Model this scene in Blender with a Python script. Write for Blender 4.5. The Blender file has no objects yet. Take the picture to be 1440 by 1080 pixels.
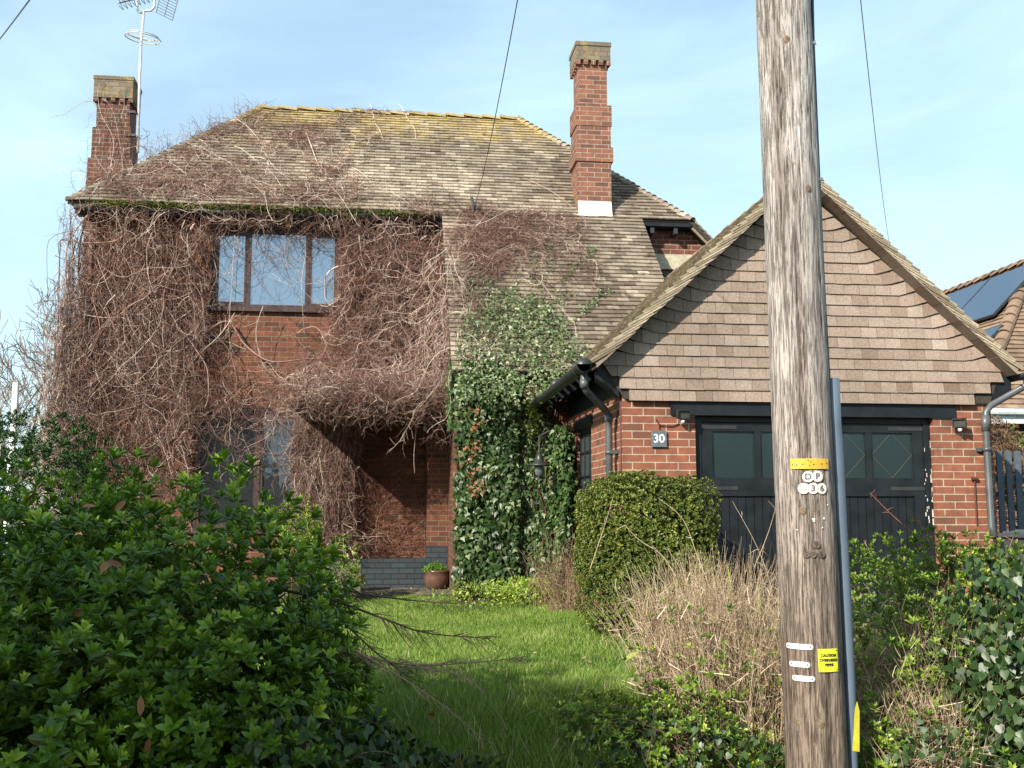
import bpy, math, random
import numpy as np
from mathutils import Vector, Matrix
rng = np.random.default_rng(7); random.seed(7)
S = bpy.context.scene
COL = S.collection
# ---------------------------------------------------------------- camera
F = 1500.0
CAMP = np.array([0, 0, 1.1]); YAW = math.radians(6.8); PIT = math.radians(6.84)
fw = np.array([math.sin(YAW)*math.cos(PIT), math.cos(YAW)*math.cos(PIT), math.sin(PIT)])
rt = np.array([math.cos(YAW), -math.sin(YAW), 0]); up = np.cross(rt, fw)
cam = bpy.data.cameras.new('camera'); cam.lens = F/1440*36; cam.sensor_width = 36; cam.clip_end = 2000; cam.clip_start = .05
co = bpy.data.objects.new('camera', cam); COL.objects.link(co); S.camera = co
co.matrix_world = Matrix(((rt[0], up[0], -fw[0], CAMP[0]), (rt[1], up[1], -fw[1], CAMP[1]), (rt[2], up[2], -fw[2], CAMP[2]), (0, 0, 0, 1)))
# ---------------------------------------------------------------- sky and sun
SUND = Vector((.600, .615, -.505)).normalized()      # travel direction of the sunlight
EL = math.asin(-SUND.z); AZ = math.atan2(-SUND.x, -SUND.y)
w = bpy.data.worlds.new('World'); S.world = w; w.use_nodes = True
nt = w.node_tree; nt.nodes.clear()
sky = nt.nodes.new('ShaderNodeTexSky'); sky.sky_type = 'NISHITA'; sky.sun_disc = False
sky.sun_elevation = EL; sky.sun_rotation = AZ; sky.air_density = 1.0; sky.dust_density = 1.2; sky.ozone_density = 1.0
tc = nt.nodes.new('ShaderNodeTexCoord'); mp = nt.nodes.new('ShaderNodeMapping'); mp.inputs['Scale'].default_value = (1.2, 1.2, 3.2); mp.inputs['Rotation'].default_value = (.15, .2, .3)
nz = nt.nodes.new('ShaderNodeTexNoise'); nz.inputs['Scale'].default_value = 1.6; nz.inputs['Detail'].default_value = 7; nz.inputs['Roughness'].default_value = .55; nz.inputs['Distortion'].default_value = .5
cr = nt.nodes.new('ShaderNodeValToRGB'); cr.color_ramp.elements[0].position = .40; cr.color_ramp.elements[1].position = .72
cr.color_ramp.elements[0].color = (.36, .36, .36, 1); cr.color_ramp.elements[1].color = (1, 1, 1, 1)
mx = nt.nodes.new('ShaderNodeMixRGB'); mx.inputs[2].default_value = (3.9, 5.5, 6.2, 1)
bg = nt.nodes.new('ShaderNodeBackground'); bg.inputs[1].default_value = .118
ow = nt.nodes.new('ShaderNodeOutputWorld')
L = nt.links.new
L(tc.outputs['Generated'], mp.inputs['Vector']); L(mp.outputs[0], nz.inputs['Vector']); L(nz.outputs[0], cr.inputs[0])
L(cr.outputs[0], mx.inputs[0]); L(sky.outputs[0], mx.inputs[1]); L(mx.outputs[0], bg.inputs[0]); L(bg.outputs[0], ow.inputs[0])
sl = bpy.data.lights.new('sun', 'SUN'); sl.energy = 5.0; sl.angle = math.radians(.55); sl.color = (1, .93, .80)
so = bpy.data.objects.new('sun', sl); COL.objects.link(so); so.rotation_euler = SUND.to_track_quat('-Z', 'Y').to_euler(); so.location = (-20, -20, 20)
S.view_settings.view_transform = 'Standard'; S.view_settings.look = 'None'; S.view_settings.exposure = .88; S.view_settings.gamma = 1
S.cycles.max_bounces = 5; S.cycles.diffuse_bounces = 3; S.cycles.transparent_max_bounces = 6


# ---------------------------------------------------------------- helpers
def ray(px, py): return fw + rt*(px-720)/F - up*(py-540)/F
def atY(px, py, Y): d = ray(px, py); return CAMP + d*(Y/d[1])
def atX(px, py, X): d = ray(px, py); return CAMP + d*(X/d[0])
def proj(P):
    v = np.asarray(P)-CAMP; k = v@fw
    return 720+F*(v@rt)/k, 540-F*(v@up)/k

def tag(o, label=None, cat=None, group=None, kind=None):
    if label: o['label'] = label
    if cat: o['category'] = cat
    if group: o['group'] = group
    if kind: o['kind'] = kind
    return o
def thing(name, label, cat, loc=(0, 0, 0), group=None):
    o = bpy.data.objects.new(name, None); COL.objects.link(o); o.location = loc; o.empty_display_size = .2
    return tag(o, label, cat, group)
def link(name, me, parent=None, mat=None):
    o = bpy.data.objects.new(name, me); COL.objects.link(o)
    if mat: me.materials.append(mat)
    if parent:
        o.parent = parent
        p = Vector((0, 0, 0)); q = parent
        while q: p += q.location; q = q.parent
        o.location = -p
    return o

class MB:
    """hard-surface mesh collector with metre UVs"""
    def __init__(s): s.v = []; s.f = []; s.uv = []; s.t = []; s.ti = .5
    def vert(s, p): s.v.append(tuple(p)); s.t.append(s.ti); return len(s.v)-1
    def face(s, pts, uvs=None):
        pts = [Vector(p) for p in pts]
        if uvs is None:
            n = (pts[1]-pts[0]).cross(pts[2]-pts[0]); a = [abs(c) for c in n]; k = a.index(max(a))
            uvs = [(p.y, p.z) if k == 0 else ((p.x, p.z) if k == 1 else (p.x, p.y)) for p in pts]
        s.f.append([s.vert(p) for p in pts]); s.uv.append(uvs)
    def box(s, a, b):
        (x0, y0, z0), (x1, y1, z1) = a, b
        if x0 > x1: x0, x1 = x1, x0
        if y0 > y1: y0, y1 = y1, y0
        if z0 > z1: z0, z1 = z1, z0
        s.face([(x0, y0, z0), (x1, y0, z0), (x1, y0, z1), (x0, y0, z1)])
        s.face([(x1, y1, z0), (x0, y1, z0), (x0, y1, z1), (x1, y1, z1)])
        s.face([(x0, y1, z0), (x0, y0, z0), (x0, y0, z1), (x0, y1, z1)])
        s.face([(x1, y0, z0), (x1, y1, z0), (x1, y1, z1), (x1, y0, z1)])
        s.face([(x0, y0, z1), (x1, y0, z1), (x1, y1, z1), (x0, y1, z1)])
        s.face([(x0, y1, z0), (x1, y1, z0), (x1, y0, z0), (x0, y0, z0)])
        return s
    def hexa(s, b, t):
        """prism between polygon b (bottom) and t (top), same vertex count, ccw seen from top"""
        n = len(b)
        s.face(list(t)); s.face(list(reversed(b)))
        for i in range(n):
            j = (i+1) % n; s.face([b[i], b[j], t[j], t[i]])
        return s
    def beam(s, p, q, wd, ht, upv=(0, 0, 1)):
        p, q = Vector(p), Vector(q); d = (q-p).normalized(); r = d.cross(Vector(upv)).normalized(); u = r.cross(d)
        r *= wd/2; u *= ht/2
        s.hexa([p-r-u, p+r-u, p+r+u, p-r+u], [q-r-u, q+r-u, q+r+u, q-r+u]); return s
    def tube(s, pts, r, n=10, cap=True):
        pts = [Vector(p) for p in pts]; rs = r if isinstance(r, (list, tuple)) else [r]*len(pts)
        rings = []; ref = None
        for i, p in enumerate(pts):
            d = (pts[min(i+1, len(pts)-1)]-pts[max(i-1, 0)]).normalized()
            if ref is None: ref = Vector((0, 0, 1)) if abs(d.z) < .9 else Vector((1, 0, 0))
            a = d.cross(ref).normalized(); b = a.cross(d); ref = b
            rings.append([s.vert(p+(a*math.cos(k*2*math.pi/n)+b*math.sin(k*2*math.pi/n))*rs[i]) for k in range(n)])
        ln = 0
        for i in range(len(pts)-1):
            l2 = ln+(pts[i+1]-pts[i]).length
            for k in range(n):
                j = (k+1) % n
                s.f.append([rings[i][k], rings[i][j], rings[i+1][j], rings[i+1][k]]); c = rs[i]*6.28/n
                s.uv.append([(k*c, ln), ((k+1)*c, ln), ((k+1)*c, l2), (k*c, l2)])
            ln = l2
        if cap:
            s.f.append(list(reversed(rings[0]))); s.uv.append([(0, 0)]*n); s.f.append(rings[-1]); s.uv.append([(0, 0)]*n)
        return s
    def lathe(s, prof, c=(0, 0, 0), n=24):
        c = Vector(c); rings = [[s.vert(c+Vector((r*math.cos(k*2*math.pi/n), r*math.sin(k*2*math.pi/n), z))) for k in range(n)] for r, z in prof]
        for i in range(len(prof)-1):
            for k in range(n):
                j = (k+1) % n; s.f.append([rings[i][k], rings[i][j], rings[i+1][j], rings[i+1][k]]); s.uv.append([(k/n, prof[i][1]), ((k+1)/n, prof[i][1]), ((k+1)/n, prof[i+1][1]), (k/n, prof[i+1][1])])
        return s
    def build(s, name, mat, parent=None, smooth=False, bevel=0):
        me = bpy.data.meshes.new(name); me.from_pydata(s.v, [], s.f)
        ul = me.uv_layers.new(name='UVMap')
        ul.data.foreach_set('uv', np.array([c for u in s.uv for c in u], dtype=np.float32).ravel())
        at = me.attributes.new('tint', 'FLOAT', 'POINT'); at.data.foreach_set('value', np.array(s.t, dtype=np.float32))
        if smooth: me.polygons.foreach_set('use_smooth', [True]*len(me.polygons))
        me.update(); o = link(name, me, parent, mat)
        if bevel:
            m = o.modifiers.new('bevel', 'BEVEL'); m.width = bevel; m.segments = 1; m.limit_method = 'ANGLE'
        return o

class Geo:
    """numpy mesh collector for foliage"""
    def __init__(s): s.V = []; s.T = []; s.F = {}; s.n = 0
    def add(s, V, Fc, T):
        V = V.reshape(-1, 3); s.V.append(V.astype(np.float32)); s.T.append(np.broadcast_to(T, (len(V),)).astype(np.float32))
        for fc in Fc: s.F.setdefault(fc.shape[1], []).append(fc.astype(np.int64)+s.n)
        s.n += len(V)
    def build(s, name, mat, parent=None, smooth=False):
        V = np.concatenate(s.V); T = np.concatenate(s.T)
        loops = []; tot = []
        for k, fl in s.F.items():
            a = np.concatenate(fl); loops.append(a.ravel()); tot.append(np.full(len(a), k))
        loops = np.concatenate(loops); tot = np.concatenate(tot)
        me = bpy.data.meshes.new(name); me.vertices.add(len(V)); me.vertices.foreach_set('co', V.ravel())
        me.loops.add(len(loops)); me.loops.foreach_set('vertex_index', loops.astype(np.int32))
        me.polygons.add(len(tot)); st = np.concatenate([[0], np.cumsum(tot)[:-1]]).astype(np.int32)
        me.polygons.foreach_set('loop_start', st)
        if smooth: me.polygons.foreach_set('use_smooth', np.ones(len(tot), dtype=bool))
        me.update(calc_edges=True)
        at = me.attributes.new('tint', 'FLOAT', 'POINT'); at.data.foreach_set('value', T)
        return link(name, me, parent, mat)

def norm(a): return a/np.maximum(np.linalg.norm(a, axis=-1, keepdims=True), 1e-9)
def tubes(g, P, R, tint, sides=3):
    """P (N,M,3) polylines, R (N,M) radii"""
    N, M, _ = P.shape
    D = np.empty_like(P); D[:, 1:-1] = P[:, 2:]-P[:, :-2]; D[:, 0] = P[:, 1]-P[:, 0]; D[:, -1] = P[:, -1]-P[:, -2]; D = norm(D)
    ref = np.where(np.abs(D[..., 2:3]) > .9, np.array([1., 0, 0]), np.array([0, 0, 1.]))
    A = norm(np.cross(D, ref)); B = np.cross(A, D)
    V = np.empty((N, M, sides, 3))
    for k in range(sides):
        a = 2*math.pi*k/sides; V[:, :, k] = P+(A*math.cos(a)+B*math.sin(a))*R[..., None]
    idx = np.arange(N*M*sides).reshape(N, M, sides)
    a = idx[:, :-1]; b = idx[:, 1:]; fs = []
    for k in range(sides):
        j = (k+1) % sides
        fs.append(np.stack([a[..., k], a[..., j], b[..., j], b[..., k]], -1).reshape(-1, 4))
    g.add(V, fs, np.repeat(np.asarray(tint, dtype=float).reshape(N, -1)[:, 0], M*sides))
LEAF = (np.array([[0, 0, 0], [.3, .42, .1], [.7, .40, .08], [1, 0, -.06], [.7, -.40, .08], [.3, -.42, .1]]), [[0, 3, 2, 1], [0, 5, 4, 3]])
IVY = (np.array([[0, 0, 0], [-.12, .3, 0], [.15, .62, -.08], [.42, .28, .02], [1, 0, -.1], [.42, -.28, .02], [.15, -.62, -.08], [-.12, -.3, 0]]), [[0, 3, 2, 1], [0, 5, 4, 3], [0, 7, 6, 5]])
HEART = (np.array([[0, 0, 0], [-.12, .28, .02], [.12, .5, .03], [.5, .40, .02], [1, 0, -.08], [.5, -.40, .02], [.12, -.5, .03], [-.12, -.28, .02]]), [[0, 3, 2, 1], [0, 4, 3], [0, 5, 4], [0, 7, 6, 5]])
OVAL = (np.array([[0, 0, 0], [.45, .38, .05], [1, 0, 0], [.45, -.38, .05]]), [[0, 2, 1], [0, 3, 2]])
def leaves(g, P, D, Nn, Ls, Ws, tint, shape=LEAF):
    """P base, D direction, Nn approx normal, arrays (N,3); Ls, Ws (N,)"""
    D = norm(D); Bn = norm(np.cross(Nn, D)); Nn = np.cross(D, Bn); sh, fc = shape; K = len(sh); N = len(P)
    Ls = np.broadcast_to(Ls, (N,)); Ws = np.broadcast_to(Ws, (N,))
    V = P[:, None]+D[:, None]*(sh[:, 0][None, :, None]*Ls[:, None, None])+Bn[:, None]*(sh[:, 1][None, :, None]*Ws[:, None, None])+Nn[:, None]*(sh[:, 2][None, :, None]*Ls[:, None, None])
    base = (np.arange(N)*K)[:, None]
    g.add(V, [base+np.array(f)[None] for f in fc], np.repeat(np.broadcast_to(tint, (N,)), K))
def rv(n): return norm(rng.normal(size=(n, 3)))
U = rng.uniform

# ---------------------------------------------------------------- materials
class NT:
    def __init__(s, name):
        s.m = bpy.data.materials.new(name); s.m.use_nodes = True; s.t = s.m.node_tree; s.b = s.t.nodes['Principled BSDF']
        s.out = s.t.nodes['Material Output']
    def n(s, typ, props=None, **ins):
        nd = s.t.nodes.new('ShaderNode'+typ)
        for k, v in (props or {}).items(): setattr(nd, k, v)
        for k, v in ins.items():
            key = int(k[1:]) if k[0] == '_' and k[1:].isdigit() else k.replace('_', ' ')
            s.set(nd.inputs[key], v)
        return nd
    def set(s, sock, v):
        if hasattr(v, 'is_output') or isinstance(v, bpy.types.NodeSocket): s.t.links.new(v, sock)
        else: sock.default_value = v
    def ramp(s, fac, stops):
        nd = s.t.nodes.new('ShaderNodeValToRGB'); e = nd.color_ramp.elements
        while len(e) < len(stops): e.new(.5)
        for i, (p, c) in enumerate(stops):
            e[i].position = p; e[i].color = (*c, 1) if len(c) == 3 else c
        s.set(nd.inputs[0], fac); return nd.outputs[0]
    def noise(s, vec, scale, detail=4, rough=.55, dist=0):
        return s.n('TexNoise', None, Vector=vec, Scale=scale, Detail=detail, Roughness=rough, Distortion=dist).outputs[0]
    def mix(s, fac, a, b, mode='MIX'):
        nd = s.n('MixRGB', {'blend_type': mode}); s.set(nd.inputs[0], fac); s.set(nd.inputs[1], a); s.set(nd.inputs[2], b); return nd.outputs[0]
    def math(s, op, a, b=0.0, c=0.0):
        nd = s.n('Math', {'operation': op}); s.set(nd.inputs[0], a); s.set(nd.inputs[1], b); s.set(nd.inputs[2], c); return nd.outputs[0]
    def mapv(s, vec, scale=(1, 1, 1), loc=(0, 0, 0)):
        return s.n('Mapping', None, Vector=vec, Scale=scale, Location=loc).outputs[0]
    def obj(s): return s.n('TexCoord').outputs['Object']
    def uv(s): return s.n('TexCoord').outputs['UV']
    def attr(s, nm='tint'): return s.n('Attribute', {'attribute_name': nm}).outputs['Fac']
    def bump(s, h, strength=.5, dist=.01):
        s.set(s.b.inputs['Normal'], s.n('Bump', None, Height=h, Strength=strength, Distance=dist).outputs[0])
    def base(s, c, rough=.8, spec=.3, metal=0):
        s.set(s.b.inputs['Base Color'], c if not isinstance(c, tuple) else (*c, 1)); s.set(s.b.inputs['Roughness'], rough); s.set(s.b.inputs['Specular IOR Level'], spec); s.b.inputs['Metallic'].default_value = metal
        return s
def g3(r, g, b): return (r, g, b, 1)

def mat_brick(name, c1, c2, c3, mortar, dark=(.06, .04, .035)):
    t = NT(name); uv = t.uv()
    br = t.n('TexBrick', {'offset': .5}, Vector=uv, Color1=g3(*c1), Color2=g3(*c2), Mortar=g3(*mortar), Scale=1.0, Mortar_Size=.006, Mortar_Smooth=.15, Bias=0.0, Brick_Width=.225, Row_Height=.075)
    # odd brick tone by cell
    b2 = t.n('TexBrick', {'offset': .5}, Vector=uv, Color1=g3(0, 0, 0), Color2=g3(1, 1, 1), Mortar=g3(.5, .5, .5), Scale=1.0, Mortar_Size=.0, Brick_Width=.225, Row_Height=.075, Bias=0.0)
    c = t.mix(t.ramp(b2.outputs['Color'], [(.0, (0, 0, 0)), (.7, (0, 0, 0)), (1, (.75, .75, .75))]), br.outputs['Color'], g3(*c3))
    c = t.mix(br.outputs['Fac'], c, g3(*mortar))
    n1 = t.noise(uv, 9, 5, .6); n2 = t.noise(uv, 140, 4, .7); n3 = t.noise(uv, 1.3, 5, .6)
    c = t.mix(t.ramp(n1, [(.4, (0, 0, 0)), (.75, (.5, .5, .5))]), c, g3(*dark))
    c = t.mix(.55, c, t.ramp(n2, [(.25, (.35, .35, .35)), (.75, (1, 1, 1))]), 'MULTIPLY')
    c = t.mix(t.ramp(n3, [(.5, (0, 0, 0)), (.8, (.35, .35, .35))]), c, g3(*dark))
    t.base(c, .9, .2)
    h = t.math('ADD', t.math('MULTIPLY', br.outputs['Fac'], -1.0), t.math('MULTIPLY', n2, .35)); t.bump(h, .9, .006); return t.m
def mat_tint(name, stops, rough=.6, spec=.3, nscale=0, trans=0, ns_amt=.4, coat=0):
    t = NT(name); c = t.ramp(t.attr(), stops)
    if nscale: c = t.mix(ns_amt, c, t.ramp(t.noise(t.obj(), nscale, 4), [(.3, (.3, .3, .3)), (.7, (1, 1, 1))]), 'MULTIPLY')
    t.base(c, rough, spec)
    if trans:
        tr = t.n('BsdfTranslucent', None, Color=t.mix(1, c, g3(1.0, 1.0, .45), 'MULTIPLY')); ms = t.n('MixShader'); ms.inputs[0].default_value = trans
        t.t.links.new(t.b.outputs[0], ms.inputs[1]); t.t.links.new(tr.outputs[0], ms.inputs[2]); t.t.links.new(ms.outputs[0], t.out.inputs[0])
    return t.m
def mat_plain(name, c, rough=.6, spec=.4, metal=0, var=.25, ns=20, bump=0):
    t = NT(name); o = t.obj(); n = t.noise(o, ns, 5, .6)
    cc = t.mix(t.ramp(n, [(.3, (0, 0, 0)), (.75, (1, 1, 1))]), g3(*[x*(1-var) for x in c]), g3(*[min(1, x*(1+var)) for x in c]))
    t.base(cc, rough, spec, metal)
    if bump: t.bump(t.noise(o, ns*3, 5, .6), bump, .004)
    return t.m
def mat_tiles(name, stops, lichen=0.0, moss=0.0, ridge_z=8.0, speck=.5):
    t = NT(name); o = t.obj()
    a = t.attr(); c = t.ramp(a, stops)
    big = t.noise(o, .9, 4, .6)
    c = t.mix(t.ramp(big, [(.42, (0, 0, 0)), (.62, (.65, .65, .65))]), c, t.mix(.5, c, g3(.085, .07, .052)))
    f = t.noise(o, 60, 5, .7)
    c = t.mix(speck, c, t.ramp(f, [(.3, (.35, .33, .3)), (.65, (1.15, 1.12, 1.08))]), 'MULTIPLY')
    if lichen:
        z = t.n('SeparateXYZ', None, Vector=o).outputs[2]
        zf = t.n('MapRange', None, Value=z, From_Min=ridge_z-1.2, From_Max=ridge_z+.05).outputs[0]
        m = t.math('ADD', t.noise(o, 2.2, 5, .65), t.math('MULTIPLY', zf, .40)); m = t.math('MULTIPLY', t.ramp(m, [(.66, (0, 0, 0)), (.86, (1, 1, 1))]), t.ramp(t.noise(o, 25, 4, .7), [(.38, (.1, .1, .1)), (.6, (1, 1, 1))]))
        c = t.mix(t.math('MULTIPLY', m, lichen), c, g3(.38, .28, .07))
    if moss:
        m = t.ramp(t.noise(o, 7, 6, .7), [(.56, (0, 0, 0)), (.66, (1, 1, 1))]); c = t.mix(t.math('MULTIPLY', m, moss), c, g3(.05, .045, .02))
    t.base(c, .9, .2); t.bump(f, .5, .004); return t.m

M = {}
M['brick_garage'] = mat_brick('brick garage', (.32, .115, .065), (.24, .085, .055), (.16, .075, .048), (.46, .39, .28))
M['brick_house'] = mat_brick('brick house', (.20, .070, .040), (.13, .050, .034), (.07, .038, .03), (.22, .16, .10))
M['brick_dull'] = mat_brick('brick upper', (.20, .07, .052), (.15, .055, .045), (.11, .05, .04), (.36, .30, .22))
M['brick_stack'] = mat_brick('brick stack', (.30, .125, .078), (.21, .085, .06), (.12, .065, .055), (.38, .32, .25))
M['brick_old'] = mat_brick('brick old stack', (.17, .065, .048), (.12, .05, .042), (.09, .075, .055), (.30, .27, .21))
M['brick_blue'] = mat_brick('blue brick', (.045, .065, .08), (.032, .048, .062), (.04, .045, .045), (.02, .024, .025))
M['cap_lichen'] = None
def capmat():
    t = NT('lichened cap'); o = t.obj(); uv = t.uv()
    br = t.n('TexBrick', {'offset': .5}, Vector=uv, Color1=g3(.14, .11, .085), Color2=g3(.19, .155, .12), Mortar=g3(.09, .08, .065), Scale=1.0, Mortar_Size=.005, Brick_Width=.225, Row_Height=.075)
    m = t.ramp(t.noise(o, 7, 6, .75), [(.52, (0, 0, 0)), (.62, (1, 1, 1))]); c = t.mix(m, br.outputs['Color'], g3(.27, .20, .06))
    m2 = t.ramp(t.noise(t.mapv(o, loc=(5, 3, 2)), 6, 5, .7), [(.5, (0, 0, 0)), (.6, (.8, .8, .8))]); c = t.mix(m2, c, g3(.10, .10, .07))
    t.base(c, .95, .1); t.bump(t.noise(o, 60, 5), .6, .006); return t.m
M['cap_lichen'] = capmat()
M['tile_main'] = mat_tiles('weathered roof tiles', [(0, (.115, .09, .07)), (.3, (.205, .165, .13)), (.65, (.31, .26, .205)), (1, (.48, .41, .33))], lichen=.8, moss=.8, ridge_z=7.95)
M['tile_garage'] = mat_tiles('garage roof tiles', [(0, (.15, .12, .085)), (.5, (.30, .25, .18)), (1, (.46, .39, .29))], moss=.4)
M['tile_hung'] = mat_tiles('hung tiles', [(0, (.17, .12, .095)), (.35, (.255, .193, .158)), (.7, (.315, .25, .212)), (1, (.40, .335, .29))], moss=0, speck=.6)
M['tile_far'] = mat_tiles('far roof tiles', [(0, (.16, .11, .08)), (.5, (.25, .17, .12)), (1, (.33, .24, .17))], moss=.3)
M['deck'] = mat_plain('roof deck', (.05, .042, .035), .9, .1)
M['verge'] = mat_plain('verge mortar', (.22, .185, .13), .9, .15, var=.45, ns=14, bump=.8)
M['black_paint'] = mat_plain('black gloss paint', (.009, .012, .015), .5, .3, var=.5, ns=6, bump=.25)
M['black_plastic'] = mat_plain('black plastic', (.025, .027, .028), .42, .5, var=.3, ns=12)
M['grey_pipe'] = mat_plain('dark grey pipe', (.07, .075, .078), .4, .5, var=.3, ns=8)
M['brown_frame'] = mat_plain('brown stained frame', (.045, .022, .02), .5, .4, var=.5, ns=15, bump=.3)
M['lead'] = mat_plain('pale flashing', (.62, .60, .57), .6, .3, var=.2, ns=8)
M['moss'] = mat_tint('eaves moss', [(0, (.035, .05, .01)), (.6, (.09, .12, .02)), (1, (.16, .19, .035))], .95, .05)
M['white_metal'] = mat_plain('galvanised metal', (.55, .55, .55), .45, .5, .3, var=.2)
M['terracotta'] = mat_plain('glazed brown clay', (.10, .052, .038), .3, .5, var=.35, ns=9)
def mat_soffit():
    t = NT('ribbed band'); o = t.obj(); x = t.n('SeparateXYZ', None, Vector=o).outputs[0]
    s_ = t.math('SINE', t.math('MULTIPLY', x, 2*math.pi/.035)); t.base(t.ramp(s_, [(0, (.035, .03, .022)), (1, (.13, .11, .08))]), .8, .2); t.bump(s_, .6, .01); return t.m
M['ribbed'] = mat_soffit()
def mat_glass(name, tintc, gl=.45, rough=.02, mesh=False, diamonds=False):
    t = NT(name); t.b.inputs['Base Color'].default_value = (*tintc, 1); t.b.inputs['Roughness'].default_value = .35
    if mesh:
        uv = t.uv(); sp = t.n('SeparateXYZ', None, Vector=uv)
        a = t.math('ABSOLUTE', t.math('SINE', t.math('MULTIPLY', sp.outputs[0], math.pi/.02))); b = t.math('ABSOLUTE', t.math('SINE', t.math('MULTIPLY', sp.outputs[1], math.pi/.02)))
        ln = t.ramp(t.math('MINIMUM', a, b), [(.0, (1, 1, 1)), (.25, (0, 0, 0))]); c = t.mix(ln, g3(*tintc), g3(.045, .065, .068))
        t.set(t.b.inputs['Base Color'], c)
    gs = t.n('BsdfGlossy', None, Color=g3(.62, .76, .90), Roughness=rough)
    nb = t.n('Bump', None, Height=t.noise(t.obj(), 2.5, 2), Strength=.04, Distance=.05); t.t.links.new(nb.outputs[0], gs.inputs['Normal'])
    ms = t.n('MixShader'); ms.inputs[0].default_value = gl
    t.t.links.new(t.b.outputs[0], ms.inputs[1]); t.t.links.new(gs.outputs[0], ms.inputs[2]); t.t.links.new(ms.outputs[0], t.out.inputs[0]); return t.m
M['glass_up'] = mat_glass('window glass', (.04, .06, .08), .36)
M['glass_low'] = mat_glass('lower window glass', (.010, .011, .013), .12)
M['glass_garage'] = mat_glass('wire mesh glass', (.006, .014, .016), .045, .1, mesh=True)
M['glass_side'] = mat_glass('side window glass', (.06, .075, .07), .3)
M['solar'] = mat_glass('solar glass', (.012, .018, .035), .26, .05)

# ---------------------------------------------------------------- ground (structure)
def gz(x, y):
    x = np.asarray(x, float); y = np.asarray(y, float)
    t_ = np.clip((y-3.5)/2.6, 0, 1); z = -.55+.55*t_*t_*(3-2*t_)
    z = z+.03*np.sin(x*1.7+y*.9)*np.clip((y-4)/2, 0, 1)*np.clip((14-y)/2, 0, 1)
    z = z+.16*np.exp(-((x-1.9)/.9)**2-((y-9.6)/1.4)**2)+.10*np.exp(-((x-1.7)/1.0)**2-((y-12.8)/.6)**2)
    return z
def terrain():
    xs = np.unique(np.concatenate([np.linspace(-300, -12, 14), np.linspace(-12, 14, 105), np.linspace(14, 300, 14)]))
    ys = np.unique(np.concatenate([np.linspace(3.0, 16, 105), np.linspace(16, 40, 20), np.linspace(40, 700, 12)]))
    X, Y = np.meshgrid(xs, ys, indexing='ij'); Z = gz(X, Y); V = np.stack([X, Y, Z], -1)
    n, m = X.shape; i = np.arange(n*m).reshape(n, m)
    g = Geo(); g.add(V, [np.stack([i[:-1, :-1], i[1:, :-1], i[1:, 1:], i[:-1, 1:]], -1).reshape(-1, 4)], .5)
    t = NT('earth and turf'); o = t.obj(); c = t.ramp(t.noise(o, 2.5, 6, .6), [(.3, (.035, .045, .014)), (.55, (.05, .075, .02)), (.75, (.08, .07, .04))])
    c = t.mix(.5, c, t.ramp(t.noise(o, 50, 5, .7), [(.3, (.3, .3, .3)), (.7, (1.2, 1.2, 1.2))]), 'MULTIPLY'); t.base(c, .95, .1); t.bump(t.noise(o, 30, 5), .8, .03)
    tag(g.build('ground', t.m, smooth=True), kind='structure')
terrain()
asp = mat_plain('asphalt', (.05, .05, .052), .9, .2, var=.3, ns=60, bump=.5)
MB().box((-60, -9, -.9), (60, -1.6, -.68)).build('road', asp)['kind'] = 'structure'
MB().box((-60, -1.6, -.9), (60, -1.47, -.56)).build('kerb', mat_plain('kerb stone', (.3, .29, .27), .9, .2))['kind'] = 'structure'
MB().box((-60, -1.47, -.9), (60, 3.0, -.565)).build('pavement', mat_plain('pavement', (.16, .15, .14), .9, .2, ns=40, bump=.4))['kind'] = 'structure'
pth = MB(); pth.box((-1.6, 14.55, -.1), (2.0, 15.45, .035)); pth.build('path', mat_plain('damp paving', (.11, .10, .075), .9, .2, var=.4, ns=6, bump=.5))['kind'] = 'structure'

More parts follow.
